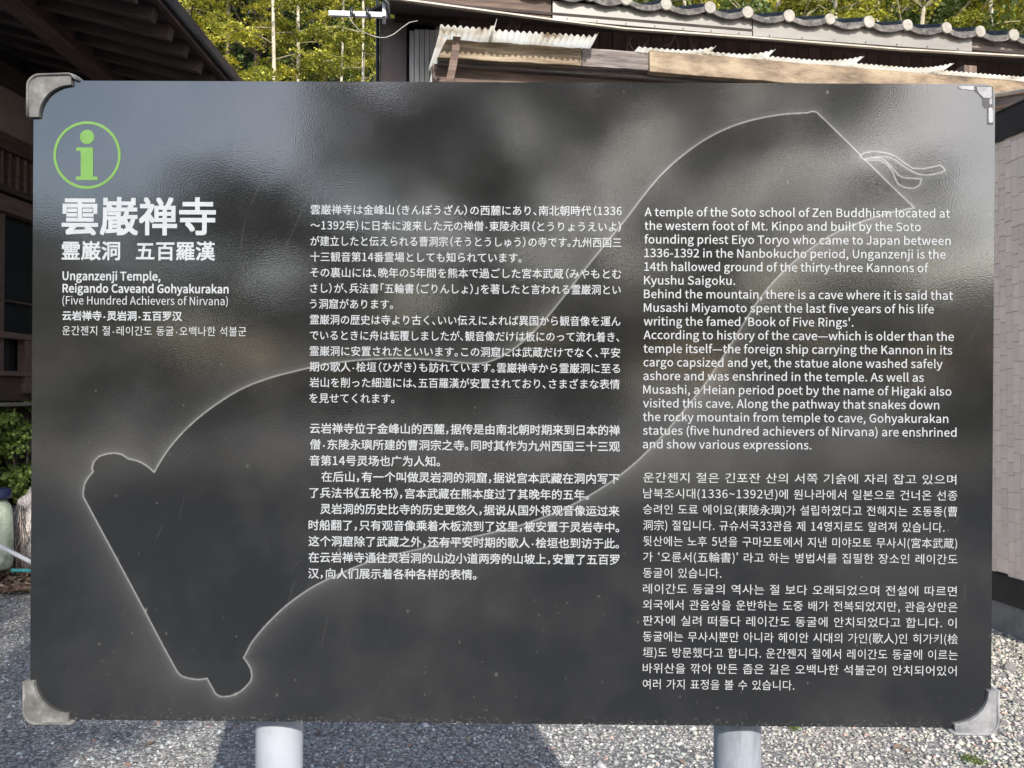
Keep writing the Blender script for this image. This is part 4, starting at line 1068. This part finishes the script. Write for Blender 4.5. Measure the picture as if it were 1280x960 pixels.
def place(px, D): 
    p_ = at(px, 300, D); return p_.x, p_.y
young = 'slim trees on the slope between the roofs'
spec = [(341, 12.5, 0, 1.0, .95, 'slim tree with a straight pale trunk left of centre in the gap between the roofs'),
        (456, 11.5, 1, .8, .9, 'slim tree with a bright pale trunk beside the storehouse corner'),
        (429, 14.0, 2, .8, .95, 'slim tree with a thin leaning trunk left of the storehouse corner'),
        (374, 15.5, 1, 1.0, 1.1, 'dim slim trunk deep in the shade between two pale trunks')]
for px, D, k, sr, sz, lb in spec:
    x, y = place(px, D)
    tree('young_tree', ced[k], (x, y, hillz(x, y) - .2), rnd.uniform(0, 6), (sr, sz), M['bark'], M['leaf_yellow'], lb, young)
LBL = {}
more = [(235, 13.5, 1, 'c', 'yellow-green tree rising just past the temple eave'), (285, 16.5, 2, 'c', 'yellow-green tree behind the eave end, further up the slope'), (205, 17, 0, 'c', 'tall yellow-green tree partly hidden by the temple eave'),
        (405, 18, 0, 'c', 'tree high on the slope behind the pale trunks'), (320, 19.5, 1, 'b', 'dark leafy tree in the shade between the roofs'), (385, 12.2, 0, 's', 'low glossy green shrub tree between the pale trunks'), (430, 12.6, 1, 's', 'low pale green shrub tree near the storehouse corner'),
        (250, 21, 0, 'b', 'dark leafy tree far up the slope above the temple eave'), (470, 17, 1, 'c', 'yellow-green tree hidden partly by the storehouse corner')]
for px, D, k, kd, lb in more:
    x, y = place(px, D); z = hillz(x, y) - .3
    if kd == 'c': tree('slope_tree', ced[k], (x, y, z), rnd.uniform(0, 6), (1.15, 1.05), M['dark_bark'], M['leaf_yellow'] if px != 405 else M['leaf_green'], lb, 'trees on the wooded slope')
    elif kd == 'b': tree('slope_tree', brd[k], (x, y, z), rnd.uniform(0, 6), (1.2, 1.2), M['dark_bark'], M['leaf_dark'], lb, 'trees on the wooded slope')
    else: tree('shrub_tree', brd[k], (x, y, z), rnd.uniform(0, 6), (.55, .62), M['dark_bark'], M['leaf_green'], lb, 'shrub trees on the slope')
rt = [(760, 15, 'yellow-green tree over the left part of the tiled roof', 0), (860, 13.5, 'bushy yellow-green tree above the roof, nearest the middle of the photo', 1), (965, 14.5, 'tree with thin bare stems showing above the cap tiles', 2), (1050, 13, 'dense yellow-green tree above the middle of the tiled eave', 1), (1150, 14, 'tree over the right part of the tiled eave', 0), (1240, 13, 'bright bushy tree above the right end of the roof', 2), (1330, 14, 'tree at the far right edge above the roof', 1),
      (910, 19, 'taller tree standing behind the others above the roof', 0), (1100, 18.5, 'taller shaded tree behind the right trees', 2), (690, 19, 'tree far up the slope hidden mostly by the roof', 1)]
for i, (px, D, lb, k) in enumerate(rt):
    x, y = place(px, D); z = hillz(x, y) - .3
    if i % 2 == 0: tree('slope_tree', brd[k % 2], (x, y, z), rnd.uniform(0, 6), (1.0, 1.05), M['bark'], M['leaf_green'] if i % 4 else M['leaf_yellow'], lb, 'trees above the storehouse roof')
    else: tree('slope_tree', ced[k], (x, y, z), rnd.uniform(0, 6), (1.2, 1.0), M['bark'], M['leaf_yellow'], lb, 'trees above the storehouse roof')
# undergrowth mass
n = 90000
x = RG.uniform(-16, 22, n); y = RG.uniform(10.5, 34, n)
cl_ = np.sin(x * 1.7 + np.cos(y * 1.1) * 2) * np.cos(y * 1.3 + x * .4)
z = np.array([hillz(a, b) for a, b in zip(x, y)]) + RG.random(n) ** 1.5 * (1.1 + .9 * cl_) + .05
me = leaf_mesh('undergrowth', np.stack([x, y, z], 1), .17, .7, 5, .4, None, np.clip(.35 + .3 * cl_, 0, 1))
o = mesh_obj('undergrowth', me, M['leaf_dark']); tag(o, 'dark green undergrowth covering the slope', 'undergrowth', kind='stuff')
n = 60000
x = RG.uniform(-18, 26, n); y = RG.uniform(24, 40, n)
z = np.array([hillz(a, b) for a, b in zip(x, y)]) + RG.random(n) * 7
cl_ = np.sin(x * 1.1) * np.cos(z * 1.4 + y)
me = leaf_mesh('distant_wood', np.stack([x, y, z], 1)[cl_ > -.35], .34, .8, 6, .42, None, np.clip(.45 + .3 * cl_[cl_ > -.35], 0, 1))
o = mesh_obj('distant_wood', me, M['leaf_green']); tag(o, 'solid green wood high up the slope', 'wood', kind='stuff')

# ------------------------------------------------------------------ trees behind the photographer: they shade the yard and mirror in the board
dns = [broad_meshes(sd_, H=5.6, R_=1.9, nclump=140, per=200, leaf=.12, tr=.13, zlow=.14, gaps=15) for sd_ in (41, 42)]
REF = [(-11.0, -12.0, 0, 1.1, .70, 'low spreading'), (-6.9, -8.6, 1, .8, .60, 'low rounded'), (-4.0, -8.4, 0, .75, .70, 'squat dense'), (-1.7, -8.2, 1, .95, .90, 'middling dense'), (.9, -8.3, 0, .92, 1.14, 'full round'),
       (3.8, -8.6, 1, .88, 1.06, 'full leafy'), (5.9, -8.2, 0, .7, .44, 'low bushy'), (8.4, -8.8, 1, 1.0, .50, 'wide bushy'),
       (-13.5, -22, 1, 1.6, .7, 'distant broad'), (1.4, -24, 1, 1.6, .8, 'distant tall')]
for i, (x, y, k, sr, sz, nm_) in enumerate(REF):
    tree('yard_tree', dns[k], (x, y, 0), rnd.choice((0, PI)) + rnd.uniform(-.15, .15) - math.atan2(x, 9), (sr, sz), M['dark_bark'], M['leaf_dark'], nm_ + ' broadleaf tree at the far side of the yard behind the viewer', 'trees behind the viewer')
tall = broad_meshes(31, H=11.5, R_=2.3, nclump=70, per=220, leaf=.12, tr=.15, zlow=.56)
for (x, y, rz, sr, sz, lb) in ((-.35, -7.2, 0, .85, 1.0, 'tall bare-stemmed tree behind the viewer shading the left of the yard'), (-.6, -12.8, 2, .85, 1.25, 'tallest tree behind the viewer, furthest back, shading the temple hall')):
    tree('shade_tree', tall, (x, y, 0), rz, (sr, sz), M['dark_bark'], M['leaf_dark'], lb, 'tall trees behind the viewer')

# ------------------------------------------------------------------ planting strip beside the hall
def strip():
    n_, m_ = 24, 30; vs = []
    for i in range(n_ + 1):
        for j in range(m_ + 1):
            a = -4.35 + 1.45 * i / n_; t = 4.85 + 1.9 * j / m_
            e = min(1, (-2.95 - a) / .5) * min(1, (t - 4.85) / .35); e = max(e, 0)
            z = .004 + e * (.10 + .04 * math.sin(a * 7 + t * 3) + rnd.uniform(0, .015))
            q = L1 * a + L2 * t; vs.append((q.x, q.y, z))
    fs = [(i * (m_ + 1) + j, (i + 1) * (m_ + 1) + j, (i + 1) * (m_ + 1) + j + 1, i * (m_ + 1) + j + 1) for i in range(n_) for j in range(m_)]
    o = mk('soil_bed', vs, fs, M['litter_soil'], smooth=True); tag(o, 'mossy earth bed along the foot of the temple hall', kind='structure')
strip()
n = 5200
a = RG.uniform(-4.2, -2.6, n); t = RG.uniform(4.72, 6.3, n)
w_ = RG.random(n) < np.clip((-2.6 - a) / .6, .1, 1); a, t = a[w_], t[w_]
P3 = np.stack([a * L1.x + t * L2.x, a * L1.y + t * L2.y, .03 + np.clip((t - 4.85) / .35, 0, 1) * .11 + RG.uniform(0, .035, len(a))], 1)
me = leaf_mesh('leaf_litter', P3, .062, .28, 9, .26, None, RG.uniform(.1, 1, len(a)))
o = mesh_obj('leaf_litter', me, M['leaf_dry']); tag(o, 'fallen dry brown leaves beside the temple hall', 'leaf litter', kind='stuff')

def shrub():
    c = at(30, 540, 5.7); base_z = .12
    t = empty('evergreen_shrub', (c.x, c.y, base_z)); tag(t, 'small dense evergreen shrub in front of the temple hall', 'shrub')
    rg = np.random.default_rng(3); C, T = [], []; lst = []
    for k in range(90):
        zc_ = rg.uniform(.12, 1.12); rad = .42 * math.sqrt(max(.1, 1 - ((zc_ - .62) / .6) ** 2)); az = rg.uniform(0, 2 * PI); rr = rad * math.sqrt(rg.uniform(.1, 1))
        cc = np.array([math.cos(az) * rr, math.sin(az) * rr, zc_]); d = rg.normal(0, 1, (150, 3)); d /= np.linalg.norm(d, axis=1)[:, None]
        C.append(cc + d * rg.uniform(.3, 1, (150, 1)) * np.array([.13, .13, .08])); T.append(np.full(150, rg.uniform(.15, .7)))
        lst.append(([(0, 0, 0), (cc[0] * .4, cc[1] * .4, zc_ * .6), tuple(cc)], [.014, .009, .003]))
    me = leaf_mesh('foliage', np.concatenate(C), .038, .8, 4, .36, None, np.concatenate(T)); mesh_obj('foliage', me, M['leaf_shrub'], t)
    join_tubes('stems', M['dark_bark'], t, lst, 5)
shrub()

# jar with navy lid
gj = at(3, 700, 5.0)
jar = empty('storage_jar', (gj.x - .055, gj.y, .16)); tag(jar, 'pale green jar with a navy blue lid beside the temple hall', 'jar')
def lathe(name, prof, mat, parent, n=28, wob=0.0):
    V, Fs = [], []
    for r_, z_ in prof:
        for k in range(n):
            q = 2 * PI * k / n; rr = r_ * (1 + wob * math.sin(3 * q + z_ * 9)); V.append((rr * math.cos(q), rr * math.sin(q), z_))
    for i in range(len(prof) - 1):
        for k in range(n): a = i * n + k; b = i * n + (k + 1) % n; Fs.append((a, b, b + n, a + n))
    Fs.append(tuple(reversed(range(n)))); Fs.append(tuple(range((len(prof) - 1) * n, len(prof) * n)))
    return mk(name, V, Fs, mat, parent, smooth=True)
lathe('body', [(.085, 0), (.10, .01), (.105, .06), (.108, .2), (.105, .34), (.095, .40), (.07, .435), (.06, .45)], M['jar'], jar, wob=.025)
lathe('lid', [(.07, .449), (.092, .455), (.095, .47), (.094, .505), (.088, .515), (.03, .520)], M['navy'], jar)

# boulder with matted roots
import bmesh
def rock(name, loc, s, seed, label):
    bm = bmesh.new(); bmesh.ops.create_icosphere(bm, subdivisions=4, radius=1); r = random.Random(seed)
    from mathutils import noise
    for v in bm.verts:
        d = noise.fractal(v.co * 1.6 + Vector((seed, 0, 0)), 1.0, 2.0, 5) * .28; v.co *= 1 + d
    me = bpy.data.meshes.new(name); bm.to_mesh(me); bm.free(); me.shade_smooth()
    o = mesh_obj(name, me, M['rock']); o.location = loc; o.scale = s; tag(o, label, 'rock'); return o
g2 = at(44, 640, 5.35)
rock('boulder', (g2.x + .02, g2.y + .02, .30), (.21, .17, .30), 4, 'rounded grey boulder behind the board at the left')
tw = empty('root_bundle', (g2.x - .07, g2.y - .22, .12)); tag(tw, 'tangle of dry grey roots leaning on the boulder', 'roots')
lst = []
for k in range(26):
    x = rnd.uniform(-.09, .14); z = rnd.uniform(.2, .48); q = rnd.uniform(-.06, .06)
    lst.append(([(x + q, rnd.uniform(-.04, .04), -.02), (x + rnd.uniform(-.04, .04), rnd.uniform(-.05, .05), z * .5), (x + rnd.uniform(-.06, .06), rnd.uniform(-.03, .06), z)], [.004, .0035, .0015]))
join_tubes('roots', M['root'], tw, lst, 5)
# white pipe and teal hose on the leaves
pA = at(-22, 672, 4.78); pB = at(62, 714, 4.78)
pp = tube('plastic_pipe', M['pipe'], None, [pA, pA.lerp(pB, .5), pB], .0135, 14); tag(pp, 'thin white plastic pipe lying aslant over the leaves', 'pipe')
gA, gB = at(-40, 712, 4.85), at(17, 712, 4.82)
hp = []
for k in range(12):
    u = k / 11; q = at(14 + 60 * u, 713 + 4 * u - 1.5 * math.sin(u * 3), 4.9 + .05 * math.sin(u * 5)); hp.append(q)
tag(tube('garden_hose', M['hose'], None, hp, .0115, 12), 'short teal garden hose end on the leaf litter', 'hose')
# dry leaves blown over the yard
n = 170
x = RG.uniform(-4, 4, n); y = RG.uniform(2.4, 6.5, n)
me = leaf_mesh('stray_leaves', np.stack([x, y, RG.uniform(.008, .018, n)], 1), .038, .18, 19, .26, None, RG.uniform(.05, .8, n))
o = mesh_obj('stray_leaves', me, M['leaf_dry']); tag(o, 'few dry leaves blown over the gravelly yard', 'stray leaves', kind='stuff')
# a moss tuft and larger stones on the yard
for (px, py, sz_) in ((1262, 838, .035), (1273, 880, .022), (1255, 905, .016)):
    g3 = ground(px, py); rock('loose_stone', (g3.x, g3.y, sz_ * .35), (sz_ * .9, sz_ * .7, sz_ * .6), px, {1262: 'largest loose stone beside the lower right bracket', 1273: 'loose stone near the right photo edge below the largest', 1255: 'smallest loose stone right under the lower right bracket'}[px])
g4 = [ground(987, 903), ground(993, 912), ground(1210, 950), ground(1222, 955)]
CC = np.concatenate([np.array([q.x, q.y, .01]) + RG.normal(0, 1, (110, 3)) * np.array([.014, .011, .003]) for q in g4])
me = leaf_mesh('moss_tufts', CC, .008, .8, 12, .35, None, np.full(len(CC), .6)); o = mesh_obj('moss_tufts', me, M['leaf_green']); tag(o, 'tiny bright green moss tufts in the gravel', 'moss', kind='stuff')

gravel()
